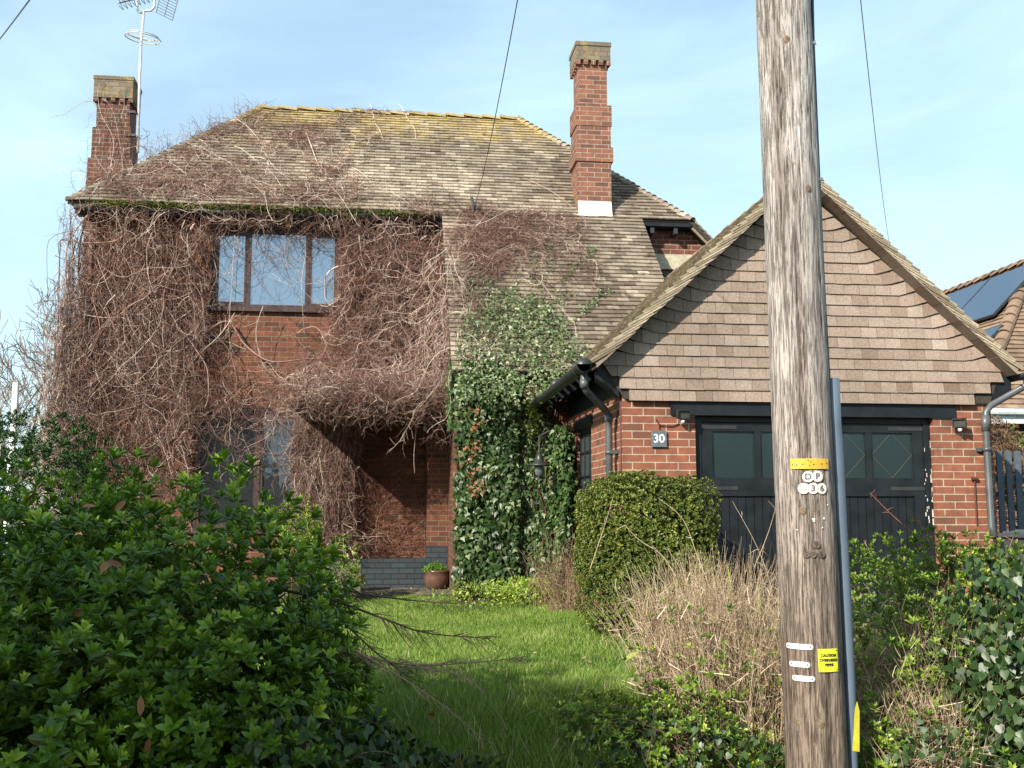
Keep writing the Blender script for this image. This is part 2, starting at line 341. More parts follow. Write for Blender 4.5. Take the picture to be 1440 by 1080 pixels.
# ---------------------------------------------------------------- tiled surfaces
def clip_poly(poly, A, B, inside_pt_sign=1):
    """clip 2D polygon to left side of A->B"""
    out = []; n = len(poly)
    def sd(p): return ((B[0]-A[0])*(p[1]-A[1])-(B[1]-A[1])*(p[0]-A[0]))
    for i in range(n):
        p, q = poly[i], poly[(i+1) % n]; a, b = sd(p), sd(q)
        if a >= 0: out.append(p)
        if (a >= 0) != (b >= 0):
            t_ = a/(a-b); out.append((p[0]+(q[0]-p[0])*t_, p[1]+(q[1]-p[1])*t_))
    return out
def tile_plane(mb, O, Uv, Vv, poly, gauge=.1, width=.165, th=.016, lift=.026, kink=None, jit=1.0, shade=None, v_off=0, var=.2):
    """poly: convex ccw 2D polygon in (u,v); one small prism per tile"""
    O = Vector(O); Uv = Vector(Uv).normalized(); Vv = Vector(Vv).normalized(); Nn = Uv.cross(Vv)
    u0 = min(p[0] for p in poly); u1 = max(p[0] for p in poly); v0 = min(p[1] for p in poly)+v_off; v1 = max(p[1] for p in poly)
    rows = int((v1-v0)/gauge)+2; cols = int((u1-u0)/width)+3
    for r in range(-1 if v_off else 0, rows):
        sag = random.gauss(0, .002)*jit
        for c in range(-1, cols):
            ua = u0+(c-(.5 if r % 2 else 0))*width; ub = ua+width-.004
            dv = random.gauss(0, .0022)*jit+sag; va = v0+r*gauge+dv; vb = va+gauge*1.25
            q = [(ua, va), (ub, va+random.gauss(0, .0012)*jit), (ub, vb), (ua, vb)]
            if kink:
                uu = (ua, (ua+ub)/2, ub); kz = [kink(x, va) for x in uu]
                q = [(ua, va+kz[0]), (uu[1], va+kz[1]), (ub, va+kz[2]), (ub, vb+kz[2]), (uu[1], vb+kz[1]), (ua, vb+kz[0])]
            for i in range(len(poly)):
                q = clip_poly(q, poly[i], poly[(i+1) % len(poly)])
                if len(q) < 3: break
            if len(q) < 3: continue
            hj = random.gauss(0, .0018)*jit
            def hh(v): return lift*(1-min(1, max(0, (v-va)/(gauge*1.25))))+.004+hj
            mb.ti = min(1, max(0, random.gauss(.5, var)+(shade(ua, va) if shade else 0)))
            top = [O+Uv*p[0]+Vv*p[1]+Nn*(hh(p[1]-(kink(p[0], va) if kink else 0))+th*.5) for p in q]; bot = [O+Uv*p[0]+Vv*p[1]+Nn*(hh(p[1]-(kink(p[0], va) if kink else 0))-th*.5-.006) for p in q]
            mb.face(top, [(p[0], p[1]) for p in q])
            for i in range(len(q)):
                j = (i+1) % len(q); mb.face([bot[i], bot[j], top[j], top[i]])
    mb.ti = .5
def deck(mb, O, Uv, Vv, poly, t0=-.012, t1=-.06):
    O = Vector(O); Uv = Vector(Uv).normalized(); Vv = Vector(Vv).normalized(); Nn = Uv.cross(Vv)
    mb.hexa([O+Uv*u+Vv*v+Nn*t1 for u, v in poly], [O+Uv*u+Vv*v+Nn*t0 for u, v in poly])
def bonnets(mb, A, B, step=.1, r=.10, length=.16, n=5, side=None, flat=.8):
    """overlapping half-round hip or ridge tiles from A up to B"""
    A, B = Vector(A), Vector(B); d = (B-A).normalized(); L_ = (B-A).length; rr = d.cross(Vector((0, 0, 1))).normalized(); uu = rr.cross(d)
    k = 0; s_ = 0
    while s_ < L_-.02:
        l2 = min(length, L_-s_+.02); mb.ti = min(1, max(0, random.gauss(.5, .2)))
        def ring(t_, lift, rad): return [A+d*(s_+t_)+rr*(math.cos(a)*rad)+uu*(math.sin(a)*rad*flat+lift) for a in [math.pi*i/n for i in range(n+1)]]
        j = random.gauss(0, .004)
        a0 = ring(0, .012+j, r); b0 = ring(l2, -.022+j, r*.94); a1 = ring(0, -.006+j, r-.004); b1 = ring(l2, -.04+j, r*.9)
        for i in range(n): mb.face([a0[i+1], a0[i], b0[i], b0[i+1]])
        for i in range(n): mb.face([a1[i], a1[i+1], a0[i+1], a0[i]])
        for i in range(n): mb.face([b0[i], b0[i+1], b1[i+1], b1[i]])
        s_ += step
    mb.ti = .5
def wall_y(mb, x0, x1, z0, z1, y, holes=(), depth=.1, face=-1):
    """wall face in plane y with rectangular holes and reveals"""
    xs = sorted({x0, x1, *[h[0] for h in holes], *[h[1] for h in holes]}); zs = sorted({z0, z1, *[h[2] for h in holes], *[h[3] for h in holes]})
    for i in range(len(xs)-1):
        for j in range(len(zs)-1):
            cx, cz = (xs[i]+xs[i+1])/2, (zs[j]+zs[j+1])/2
            if any(h[0] < cx < h[1] and h[2] < cz < h[3] for h in holes): continue
            mb.face([(xs[i], y, zs[j]), (xs[i+1], y, zs[j]), (xs[i+1], y, zs[j+1]), (xs[i], y, zs[j+1])])
    for a, b, c, d in holes:
        mb.face([(a, y, c), (a, y+depth, c), (a, y+depth, d), (a, y, d)][::-1]); mb.face([(b, y, c), (b, y+depth, c), (b, y+depth, d), (b, y, d)])
        mb.face([(a, y, d), (b, y, d), (b, y+depth, d), (a, y+depth, d)]); mb.face([(a, y, c), (b, y, c), (b, y+depth, c), (a, y+depth, c)][::-1])

# ---------------------------------------------------------------- HOUSE
YW = 15.9; YE = 15.62; ZE = 5.56; XL = -4.6; XR = 4.69; YR = 18.05; ZR = ZE+(YR-YE); RUN = YR-YE
XWL = -4.3; XWR = 4.75; YB = 20.2
house = thing('house', 'two storey red brick house with mossy hipped tile roof, smothered in bare creeper', 'house', (0, YW, 0))
mb = MB(); up_hole = (-2.58, -.70, 4.10, 5.30); lo_hole = (-2.75, -1.02, .85, 2.62); rt_hole = (3.98, 4.70, 3.75, 4.84)
wall_y(mb, XWL, .9, -.1, 5.52, YW, [up_hole, lo_hole], .1)
mb.face([(XWL, YB, -.1), (XWL, YW, -.1), (XWL, YW, 5.5), (XWL, YB, 5.5)]); mb.face([(XWR, YW, -.1), (XWR, YB, -.1), (XWR, YB, 5.5), (XWR, YW, 5.5)])
mb.face([(XWL, YB, -.1), (XWL, YB, 5.5), (XWR, YB, 5.5), (XWR, YB, -.1)])
mb.build('wall', M['brick_house'], house)
mb = MB(); wall_y(mb, .9, XWR, 2.2, 5.50, YW, [rt_hole], .1)
mb.face([(XWR, YW, 2.2), (5.75, YW, 2.2), (5.75, YW, 4.42), (XWR, YW, 5.42)])
mb.face([(5.75, YW, -.1), (5.75, YB, -.1), (5.75, YB, 4.3), (5.75, YW, 4.3)])
mb.build('upper_wall', M['brick_dull'], house)
# catslide front part walls
mb = MB()
mb.face([(.92, 13.1, -.1), (3.8, 13.1, -.1), (3.8, 13.1, 2.95), (.92, 13.1, 2.95)])
mb.face([(.92, YW, -.1), (.92, 13.1, -.1), (.92, 13.1, 2.95), (.92, YW, 5.5)]); mb.face([(3.84, 13.1, -.1), (3.84, YW, -.1), (3.84, YW, 5.5), (3.84, 13.1, 2.95)])
mb.box((.62, 15.55, -.1), (.918, 15.898, 2.5)); mb.box((.85, 13.02, -.1), (1.12, 13.098, 2.6))
mb.build('porch_wall', M['brick_house'], house)
# roof
s2 = math.sqrt(2); rl = RUN*s2
def lift_noise(u, v): return .12*math.sin(u*2.1+1)*math.cos(v*1.7)+.10*math.sin(u*.7+v*2.3)
mb = MB(); dk = MB()
V45 = (0, 1, 1)
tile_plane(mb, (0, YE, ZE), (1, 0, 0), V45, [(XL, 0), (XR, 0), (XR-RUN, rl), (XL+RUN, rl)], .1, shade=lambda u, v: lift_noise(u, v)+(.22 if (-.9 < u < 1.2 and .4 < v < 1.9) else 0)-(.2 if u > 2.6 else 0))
deck(dk, (0, YE, ZE), (1, 0, 0), V45, [(XL, 0), (XR, 0), (XR-RUN, rl), (XL+RUN, rl)])
# hips left and right, rear
tile_plane(mb, (XL, 0, ZE), (0, -1, 0), (1, 0, 1), [(-(YB+.28), 0), (-YE, 0), (-(YE+RUN), rl), (-(YE+RUN), rl)][:3], .1)
deck(dk, (XL, 0, ZE), (0, -1, 0), (1, 0, 1), [(-(YB+.28), 0), (-YE, 0), (-(YE+RUN), rl)])
XO = 6.0; dl = (XO-XR)*s2   # right slope carries on down as an outshot
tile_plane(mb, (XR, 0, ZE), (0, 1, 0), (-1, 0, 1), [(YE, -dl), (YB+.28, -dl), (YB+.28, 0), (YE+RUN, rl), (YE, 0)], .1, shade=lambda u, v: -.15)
deck(dk, (XR, 0, ZE), (0, 1, 0), (-1, 0, 1), [(YE, -dl), (YB+.28, -dl), (YB+.28, 0), (YE+RUN, rl), (YE, 0)])
deck(dk, (0, YB+.5, ZE), (-1, 0, 0), (0, -1, 1), [(-XR, 0), (-XL, 0), (-(XL+RUN), rl), (-(XR-RUN), rl)])
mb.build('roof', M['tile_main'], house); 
mb = MB(); cs_v = (YE-12.85)*s2; CX0, CX1 = .80, 3.87
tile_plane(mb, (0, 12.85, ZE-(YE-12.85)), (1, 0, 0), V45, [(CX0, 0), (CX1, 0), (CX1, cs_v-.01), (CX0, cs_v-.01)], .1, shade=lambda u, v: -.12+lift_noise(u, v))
deck(dk, (0, 12.85, ZE-(YE-12.85)), (1, 0, 0), V45, [(CX0, 0), (CX1, 0), (CX1, cs_v-.012), (CX0, cs_v-.012)], -.013, -.061)
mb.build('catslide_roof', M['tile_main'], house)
dk.build('roof_deck', M['deck'], house)
mb = MB()
bonnets(mb, (XL+.02, YE+.02, ZE+.0), (XL+RUN, YR, ZR), .12, .085, .20, flat=.75); mb.build('hip_tiles', M['tile_main'], house); mb = MB(); bonnets(mb, (XR-.02, YE+.02, ZE+.0), (XR-RUN, YR, ZR), .12, .085, .20, flat=.75)
mb.build('hip_tiles', M['tile_main'], house)
mb = MB(); bonnets(mb, (XL+RUN-.05, YR, ZR-.01), (XR-RUN+.05, YR, ZR-.01), .32, .10, .318, n=6, flat=.75); mb.build('ridge_tiles', M['tile_main'], house)
mb = MB()
mb.box((XL+.1, YE+.03, ZE-.16), (CX0, YE+.055, ZE-.03)); mb.box((XL+.1, YE+.055, ZE-.165), (.8, YW-.002, ZE-.145)); mb.build('fascia', M['black_paint'], house)
mb = MB(); mb.box((CX1+.02, YE+.03, ZE-.085), (XR, YE+.055, ZE-.03)); mb.box((CX1+.02, YE+.055, ZE-.09), (4.8, YW-.002, ZE-.075)); mb.build('fascia', M['black_paint'], house)
mb = MB(); mb.beam((XR+.02, YE+.05, ZE-.06), (XO, YE+.05, ZE-.06-(XO-XR-.02)), .03, .14); mb.build('bargeboard', mat_plain('weathered board', (.20, .17, .12), .85, .2, ns=20, bump=.4), house)
for x in (4.05, 4.42): MB().box((x-.03, YE+.06, ZE-.19), (x+.03, YW-.005, ZE-.095)).build('bracket', M['black_plastic'], house)
mb = MB(); mb.box((-2.75, YW-.02, 5.30), (-.55, YW-.002, 5.39)); mb.build('window_band', M['ribbed'], house)
MB().box((3.9, YW-.02, 4.855), (4.74, YW-.002, 5.09)).build('window_band', mat_plain('pale ribbed board', (.38, .34, .26), .8, .2), house)
# moss clumps along the eaves gutter
def moss_line():
    g = Geo(); n = 12000
    x = U(XL+.2, .75, n); amt = .5+.5*np.sin(x*3.1)+.6*(np.abs(x+.55) < .14)+.4*(x > -3.9)*(x < -1.2)
    k = U(0, 1, n) < amt*.7; x = x[k]; n = len(x)
    P = np.stack([x, YE-.045+rng.normal(0, .018, n), ZE-.035+rng.normal(0, .022+.025*(np.abs(x+.55) < .14), n)], 1); dd = rv(n)+np.array([0, -.6, -.2]); leaves(g, P, dd, rv(n), U(.02, .05, n), U(.015, .03, n), U(0, 1, n), OVAL)
    return g
moss_line().build('moss', M['moss'], house)
mb = MB(); mb.tube([(XL+.1, YE+.0, ZE-.085), (.75, YE+.0, ZE-.09)], .04, 10); mb.build('gutter', M['black_plastic'], house, True)

def window(parent, x0, x1, z0, z1, y, mull, glass, frame=M['brown_frame'], fr=.055, sill=True, inner=.035, dep=.06):
    mb = MB(); 
    mb.box((x0, y, z0), (x1, y+dep, z0+fr)); mb.box((x0, y, z1-fr), (x1, y+dep, z1)); mb.box((x0, y+.001, z0+fr), (x0+fr, y+dep-.001, z1-fr)); mb.box((x1-fr, y+.001, z0+fr), (x1, y+dep-.001, z1-fr))
    for m in mull: mb.box((m-fr/2, y+.002, z0+fr), (m+fr/2, y+dep-.002, z1-fr))
    edges = [x0+fr]+[v for m in mull for v in (m-fr/2, m+fr/2)]+[x1-fr]
    w_ = mb.build('window', frame, parent, bevel=.004)
    gp = MB()
    for i in range(0, len(edges), 2):
        a, b = edges[i], edges[i+1]
        if i != 2 or len(mull) != 2:   # side lights have a casement sash
            cs = MB(); cs.box((a, y+.008, z0+fr), (b, y+.03, z0+fr+inner)); cs.box((a, y+.008, z1-fr-inner), (b, y+.03, z1-fr)); cs.box((a, y+.009, z0+fr+inner), (a+inner, y+.029, z1-fr-inner)); cs.box((b-inner, y+.009, z0+fr+inner), (b, y+.029, z1-fr-inner))
            cs.build('sash', frame, w_)
        g_ = MB(); yy = y+.035; g_.face([(a, yy, z0+fr), (b, yy, z0+fr), (b, yy, z1-fr), (a, yy, z1-fr)]); g_.face([(a, yy+.006, z0+fr), (a, yy+.006, z1-fr), (b, yy+.006, z1-fr), (b, yy+.006, z0+fr)]); g_.build('pane', glass, w_)
    if sill: MB().box((x0-.05, y-.09, z0-.06), (x1+.05, y+dep-.01, z0-.002)).build('sill', frame, w_, bevel=.005)
    return w_
window(house, up_hole[0]+.002, up_hole[1]-.002, 4.102, 5.298, YW+.02, [-2.05, -1.19], M['glass_up'])
window(house, lo_hole[0]+.002, lo_hole[1]-.002, .852, 2.618, YW+.02, [-1.83], M['glass_low'])
window(house, rt_hole[0]+.002, rt_hole[1]-.002, 3.752, 4.838, YW+.02, [], M['glass_up'], sill=False)
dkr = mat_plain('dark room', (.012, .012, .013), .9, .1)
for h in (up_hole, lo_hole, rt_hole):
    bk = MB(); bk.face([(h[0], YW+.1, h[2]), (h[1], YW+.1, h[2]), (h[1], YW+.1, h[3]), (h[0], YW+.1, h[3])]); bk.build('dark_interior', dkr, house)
# porch canopy (flat board hidden by creeper)
mb = MB(); mb.box((-1.25, 14.35, 2.50), (.84, YW-.003, 2.56)); mb.box((-1.25, 14.31, 2.47), (.84, 14.348, 2.57)); mb.build('porch_canopy', M['deck'], house)
# plinth of blue brick
mb = MB(); mb.box((-1.2, 15.52, -.05), (.60, 15.897, .30)); mb.box((-1.2, 15.62, .302), (.60, 15.896, .43)); mb.box((.602, 15.42, -.05), (.93, 15.545, .62)); mb.build('plinth', M['brick_blue'], house, bevel=.006)

def chimney(x0, x1, y0, y1, z0, ztop, steps, mat, capz, label, corb=.05, flash=False, dent=True):
    ch = None; mb = MB(); zz = z0
    for (dz, ex) in steps: mb.box((x0-ex, y0-ex*.8, zz), (x1+ex, y1+ex*.5, dz)); zz = dz
    mb.box((x0, y0, zz), (x1, y1, capz-.075)); 
    ch = mb.build('chimney', mat, house, bevel=.004); tag(ch, label)
    mb = MB(); mb.box((x0-corb, y0-corb, capz), (x1+corb, y1+corb, ztop)); mb.box((x0-corb-.012, y0-corb-.012, ztop-.05), (x1+corb+.012, y1+corb+.012, ztop+.012)); mb.build('cap', M['cap_lichen'], ch, bevel=.006)
    mb = MB(); nd = 5
    for i in range(nd):
        c = x0-corb+.03+(x1-x0+2*corb-.06)*i/(nd-1); mb.box((c-.035, y0-corb+.004, capz-.075), (c+.035, y0-.001, capz-.001))
    for i in range(nd):
        c = y0+.03+(y1-y0)*i/(nd-1)
        for sx in ((x0-corb+.004, x0-.001), (x1+.001, x1+corb-.004)): mb.box((sx[0], c-.035, capz-.075), (sx[1], c+.035, capz-.001))
    mb.box((x0-.002, y0-.002, capz-.076), (x1+.002, y1, capz-.0005))
    mb.build('dentil_course', mat, ch)
    if flash:
        mb = MB(); yb = y0-.012
        mb.face([(x0-.03, yb-.02, 5.62), (x1+.03, yb-.02, 5.62), (x1+.03, yb-.02, 5.84), (x0-.03, yb-.02, 5.84)])
        mb.hexa([(x0-.04, y0-.12, ZE+(y0-.12-YE)+.02), (x1+.04, y0-.12, ZE+(y0-.12-YE)+.02), (x1+.04, y0-.03, ZE+(y0-.03-YE)+.02), (x0-.04, y0-.03, ZE+(y0-.03-YE)+.02)], [(x0-.04, y0-.12, ZE+(y0-.12-YE)+.045), (x1+.04, y0-.12, ZE+(y0-.12-YE)+.045), (x1+.04, y0-.03, 5.86), (x0-.04, y0-.03, 5.86)])
        for i in range(4):
            ya = y0+i*.12; za = ZE+(ya-YE); mb.box((x0-.025, ya-.02, za-.05), (x0-.001, ya+.115, za+.24)); mb.box((x1+.001, ya-.02, za-.05), (x1+.025, ya+.115, za+.24))
        mb.build('flashing', M['lead'], ch)
    return ch
chimney(2.93, 3.37, 15.72, 16.22, 5.3, 8.39, [(6.47, .045), (6.70, .075), (7.05, .045), (7.38, .06)], M['brick_stack'], 8.11, 'tall red brick chimney with lichened cap and white flashing', flash=True)
chimney(-4.86, -4.33, 17.85, 18.35, -.1, 8.34, [(6.92, .09), (7.46, .045)], M['brick_old'], 7.98, 'dark weathered brick chimney with creeper strands')

# ---------------------------------------------------------------- GARAGE
YG = 10.05; GX0, GX1 = 2.27, 6.05; AX = 4.09; AZ_ = 4.49; EX0 = 1.93; EX1 = 6.25
garage = thing('garage', 'brick garage with tile-hung front gable and black double doors', 'garage', (AX, YG, 0))
mb = MB()
wall_y(mb, GX0, 2.99, -.1, 2.30, YG); wall_y(mb, 5.43, GX1, -.1, 2.30, YG)
WY0, WY1, WZ0, WZ1 = 11.62, 12.50, .95, 2.06
def wall_x(mb, x, y0, y1, z0, z1, holes=(), depth=.1):
    ys = sorted({y0, y1, *[h[0] for h in holes], *[h[1] for h in holes]}); zs = sorted({z0, z1, *[h[2] for h in holes], *[h[3] for h in holes]})
    for i in range(len(ys)-1):
        for j in range(len(zs)-1):
            cy, cz = (ys[i]+ys[i+1])/2, (zs[j]+zs[j+1])/2
            if any(h[0] < cy < h[1] and h[2] < cz < h[3] for h in holes): continue
            mb.face([(x, ys[i+1], zs[j]), (x, ys[i], zs[j]), (x, ys[i], zs[j+1]), (x, ys[i+1], zs[j+1])])
    for a, b, c, d in holes:
        mb.face([(x, a, c), (x+depth, a, c), (x+depth, a, d), (x, a, d)]); mb.face([(x, b, c), (x+depth, b, c), (x+depth, b, d), (x, b, d)][::-1])
        mb.face([(x, a, c), (x+depth, a, c), (x+depth, b, c), (x, b, c)]); mb.face([(x, a, d), (x+depth, a, d), (x+depth, b, d), (x, b, d)][::-1])
wall_x(mb, GX0, YG, 15.8, -.1, 2.75, [(WY0, WY1, WZ0, WZ1)])
mb.face([(GX1, YG, -.1), (GX1, 15.8, -.1), (GX1, 15.8, 2.75), (GX1, YG, 2.75)])
mb.face([(2.99, YG, -.1), (2.99, YG+.22, -.1), (2.99, YG+.22, 2.3), (2.99, YG, 2.3)]); mb.face([(5.43, YG+.22, -.1), (5.43, YG, -.1), (5.43, YG, 2.3), (5.43, YG+.22, 2.3)])
mb.build('wall', M['brick_garage'], garage)
# gable backing
mb = MB(); mb.hexa([(GX0+.02, YG+.02, 2.18), (GX1-.02, YG+.02, 2.18), (6.15, YG+.02, 2.5), (AX, YG+.02, 4.3), (2.05, YG+.02, 2.5)][::-1], [(GX0+.02, YG-.035, 2.18), (GX1-.02, YG-.035, 2.18), (6.15, YG-.035, 2.5), (AX, YG-.035, 4.35), (2.05, YG-.035, 2.5)][::-1]); mb.build('gable_board', M['deck'], garage)
pl = (AZ_-2.50)/(AX-EX0)   # slope
# tile hanging
mb = MB(); ZB = 2.165; gau = .1075
def kink(u, z):
    dz_l = AX-(AZ_-.10-z)/pl; dz_r = AX+(AZ_-.10-z)/pl
    d = min(u-dz_l, dz_r-u); 
    if z < 2.56: return 0
    return .30*max(0, min(.22, .22-d))
vs = ZB
gab = [(2.155, 2.395), (6.17, 2.395), (AX+(AZ_-.12-2.55)/pl, 2.55), (AX, AZ_-.13), (AX-(AZ_-.12-2.55)/pl, 2.55)]
def hung_shade(u, z): return -.16 if (z > 2.55 and kink(u, z) > .02) else 0.05
tile_plane(mb, (0, YG-.04, 0), (1, 0, 0), (0, 0, 1), [(2.155, 2.395), (6.17, 2.395), (6.13, 2.56), (AX, AZ_-.13), (2.05, 2.56)], gau, .165, .012, .018, kink=kink, shade=hung_shade, var=.14, jit=.5, v_off=-gau*.0+.0)
tile_plane(mb, (0, YG-.04, 0), (1, 0, 0), (0, 0, 1), [(2.235, 2.28), (6.03, 2.28), (6.03, 2.40), (2.235, 2.40)], gau+.001, .165, .012, .018, var=.14, jit=.5)
tile_plane(mb, (0, YG-.04, 0), (1, 0, 0), (0, 0, 1), [(2.33, 2.165), (5.85, 2.165), (5.85, 2.285), (2.33, 2.285)], gau+.001, .165, .012, .018, var=.14, jit=.5)
mb.build('tile_hanging', M['tile_hung'], garage)
# roof slopes
YF = 9.80; nrm = math.sqrt(1+pl*pl); sl_len = (AX-EX0)*nrm
mb = MB(); dk = MB()
tile_plane(mb, (EX0, 0, 2.50), (0, -1, 0), (1, 0, pl), [(-15.8, 0), (-YF, 0), (-YF, sl_len), (-15.8, sl_len)], .1)
tile_plane(mb, (EX1, 0, 2.50), (0, 1, 0), (-1, 0, pl), [(YF, 0), (15.8, 0), (15.8, sl_len), (YF, sl_len)], .1)
deck(dk, (EX0, 0, 2.50), (0, -1, 0), (1, 0, pl), [(-15.8, 0.02), (-YF-.04, 0.02), (-YF-.04, sl_len), (-15.8, sl_len)]); deck(dk, (EX1, 0, 2.50), (0, 1, 0), (-1, 0, pl), [(YF+.04, 0.02), (15.8, 0.02), (15.8, sl_len), (YF+.04, sl_len)])
bonnets(mb, (AX, YF+.01, AZ_-.085), (AX, 15.9, AZ_-.085), .32, .12, .318, n=6)
mb.build('roof', M['tile_garage'], garage); dk.build('roof_deck', M['deck'], garage)
# verge: stepped under-tiles in lichened mortar, then undercloak tiles
mb = MB(); uc = MB()
for sgn, ex in ((1, EX0), (-1, EX1)):
    d = Vector((sgn, 0, pl)).normalized(); nn = Vector((-sgn*pl, 0, 1)).normalized(); s_ = 0.0
    while s_ < sl_len-.03:
        p0 = Vector((ex, 0, 2.50))+d*s_+nn*.004; l_ = min(.27, sl_len-s_); p1 = p0+d*l_-nn*.058*(l_/.27); mb.ti = random.uniform(.1, 1)
        fr_ = YF-.004-random.uniform(0, .008)
        mb.hexa([Vector((p.x, YF+.06, p.z)) for p in (p0-nn*.008, p1-nn*.008, p1+nn*.008, p0+nn*.008)], [Vector((p.x, fr_, p.z)) for p in (p0-nn*.008, p1-nn*.008, p1+nn*.008, p0+nn*.008)])
        s_ += .1
    p0 = Vector((ex, YF+.03, 2.50))+d*.0-nn*.055; p1 = Vector((ex, YF+.03, 2.50))+d*(sl_len)-nn*.055
    s_ = 0
    while s_ < sl_len-.02:
        l_ = min(.26, sl_len-s_); uc.ti = random.uniform(.2, .9); q = p0+d*s_; r_ = p0+d*(s_+l_-.004); j = random.gauss(0, .003)
        uc.beam(q+nn*j+Vector((0, .09, 0)), r_+nn*j+Vector((0, .09, 0)), .24, .016, upv=nn); s_ += .26
mb.build('verge', M['tile_garage'], garage)
mb = MB()
for sgn, ex in ((1, EX0), (-1, EX1)):
    d = Vector((sgn, 0, pl)).normalized(); nn = Vector((-sgn*pl, 0, 1)).normalized(); mb.beam(Vector((ex, YF+.05, 2.50))+d*.02-nn*.03, Vector((ex, YF+.05, 2.50))+d*(sl_len-.02)-nn*.03, .08, .052, upv=nn)
mb.build('verge_mortar', M['verge'], garage)
uc.build('undercloak', M['tile_hung'], garage)
# kneeler boxes (black) at eaves both sides, rafters tails
mb = MB()
for x0, x1 in ((1.97, 2.15), (6.18, 6.33)):
    mb = MB()
    if x0 < 3: mb.hexa([(2.02, YG-.03, 2.36), (2.23, YG-.03, 2.20), (2.23, YG+.10, 2.20), (2.02, YG+.10, 2.36)], [(2.02, YG-.03, 2.50), (2.23, YG-.03, 2.68), (2.23, YG+.10, 2.68), (2.02, YG+.10, 2.50)])
    else: mb.hexa([(6.06, YG-.03, 2.20), (6.27, YG-.03, 2.28), (6.27, YG+.10, 2.28), (6.06, YG+.10, 2.20)], [(6.06, YG-.03, 2.58), (6.27, YG-.03, 2.42), (6.27, YG+.10, 2.42), (6.06, YG+.10, 2.58)])
    mb.build('kneeler', M['black_paint'], garage)
for i in range(8):
    y = YG+.38+i*.4
    for ex, sg in ((EX0, 1), (EX1, -1)):
        if sg < 0 and i > 2: continue
        m2 = MB(); m2.beam((ex+sg*.05, y, 2.43), (ex+sg*.42, y, 2.43+.37*pl), .045, .10); m2.build('rafter_tail', M['black_paint'], garage)
mb = MB(); mb.box((GX0-.012, YG+.12, 2.25), (GX0-.001, 15.0, 2.70)); mb.build('eaves_board', M['black_paint'], garage)
# lintel + door frame + doors
MB().box((2.745, YG-.025, 2.032), (5.665, YG-.001, 2.164)).build('lintel', M['black_paint'], garage, bevel=.006)
DX0, DX1 = 2.993, 5.427; DY = YG+.09
dfm = MB(); dfm.box((DX0, DY-.03, -.05), (DX0+.07, DY+.06, 2.03)); dfm.box((DX1-.07, DY-.03, -.05), (DX1, DY+.06, 2.03)); dfm.box((DX0+.07, DY-.03, 1.975), (DX1-.07, DY+.06, 2.03)); dfm.box((DX0, YG+.001, 2.03), (DX1, YG+.15, 2.3))
dfm.build('door_frame', M['black_paint'], garage, bevel=.005)
mid = (DX0+DX1)/2
for a, b, flip in ((DX0+.074, mid-.003, 0), (mid+.003, DX1-.074, 1)):
    d = MB(); st = .11
    d.box((a, DY-.02, .0), (a+st, DY+.025, 1.970)); d.box((b-st, DY-.02, .0), (b, DY+.025, 1.970))
    d.box((a+st, DY-.019, 1.885), (b-st, DY+.024, 1.969)); d.box((a+st, DY-.019, 1.255), (b-st, DY+.024, 1.435)); d.box((a+st, DY-.019, .0), (b-st, DY+.024, .2))
    mm = (a+b)/2; d.box((mm-.032, DY-.016, 1.435), (mm+.032, DY+.02, 1.885))
    dr = d.build('garage_door', M['black_paint'], garage, bevel=.006)
    tag(dr, 'left black garage door leaf' if not flip else 'right black garage door leaf')
    pn = MB(); x = a+st; 
    npl = 11; pw = (b-st-x)/npl
    for i in range(npl):
        o_ = random.uniform(0, .003); pn.box((x+i*pw+.003, DY+.002+o_, .2), (x+(i+1)*pw-.003, DY+.014, 1.255))
    pn.box((x, DY+.015, .2), (b-st, DY+.02, 1.255)); pn.build('plank_panel', M['black_paint'], dr, bevel=.003)
    for q0, q1 in ((a+st, mm-.032), (mm+.032, b-st)):
        g_ = MB(); g_.face([(q0, DY+.006, 1.435), (q1, DY+.006, 1.435), (q1, DY+.006, 1.885), (q0, DY+.006, 1.885)]); g_.build('pane', M['glass_garage'], dr)
        if flip:
            lt = MB(); cx = (q0+q1)/2; cz = 1.66; hw = (q1-q0)/2-.004; hz = .221
            for s1, s2_ in (((-hw, 0), (0, hz)), ((0, hz), (hw, 0)), ((hw, 0), (0, -hz)), ((0, -hz), (-hw, 0))): lt.beam((cx+s1[0], DY+.003, cz+s1[1]), (cx+s2_[0], DY+.003, cz+s2_[1]), .003, .005, upv=(0, 1, 0))
            lt.build('lattice', mat_plain('dull brass', (.12, .11, .06), .5, .4, .3), dr)
    hx = a if not flip else b-.36
    for z in (1.33, .35, 1.925): MB().box((hx+.0, DY-.026, z-.018), (hx+.36, DY-.0205, z+.018)).build('hinge', M['black_plastic'], dr, bevel=.002)
# peeling white along right frame
mb = MB()
for i in range(9):
    z = random.uniform(.9, 1.95); mb.box((DX1-.006-random.uniform(0, .012), DY-.0325, z), (DX1-.002, DY-.031, z+random.uniform(.02, .1)))
for i in range(14):
    z = random.uniform(.9, 1.9); x = DX1-.07+random.uniform(-.02, .02); mb.box((x, DY-.0325, z), (x+random.uniform(.004, .012), DY-.031, z+random.uniform(.01, .05)))
mb.build('peeling_paint', mat_plain('bared wood', (.5, .46, .42), .8, .2), garage)['kind'] = 'stuff'
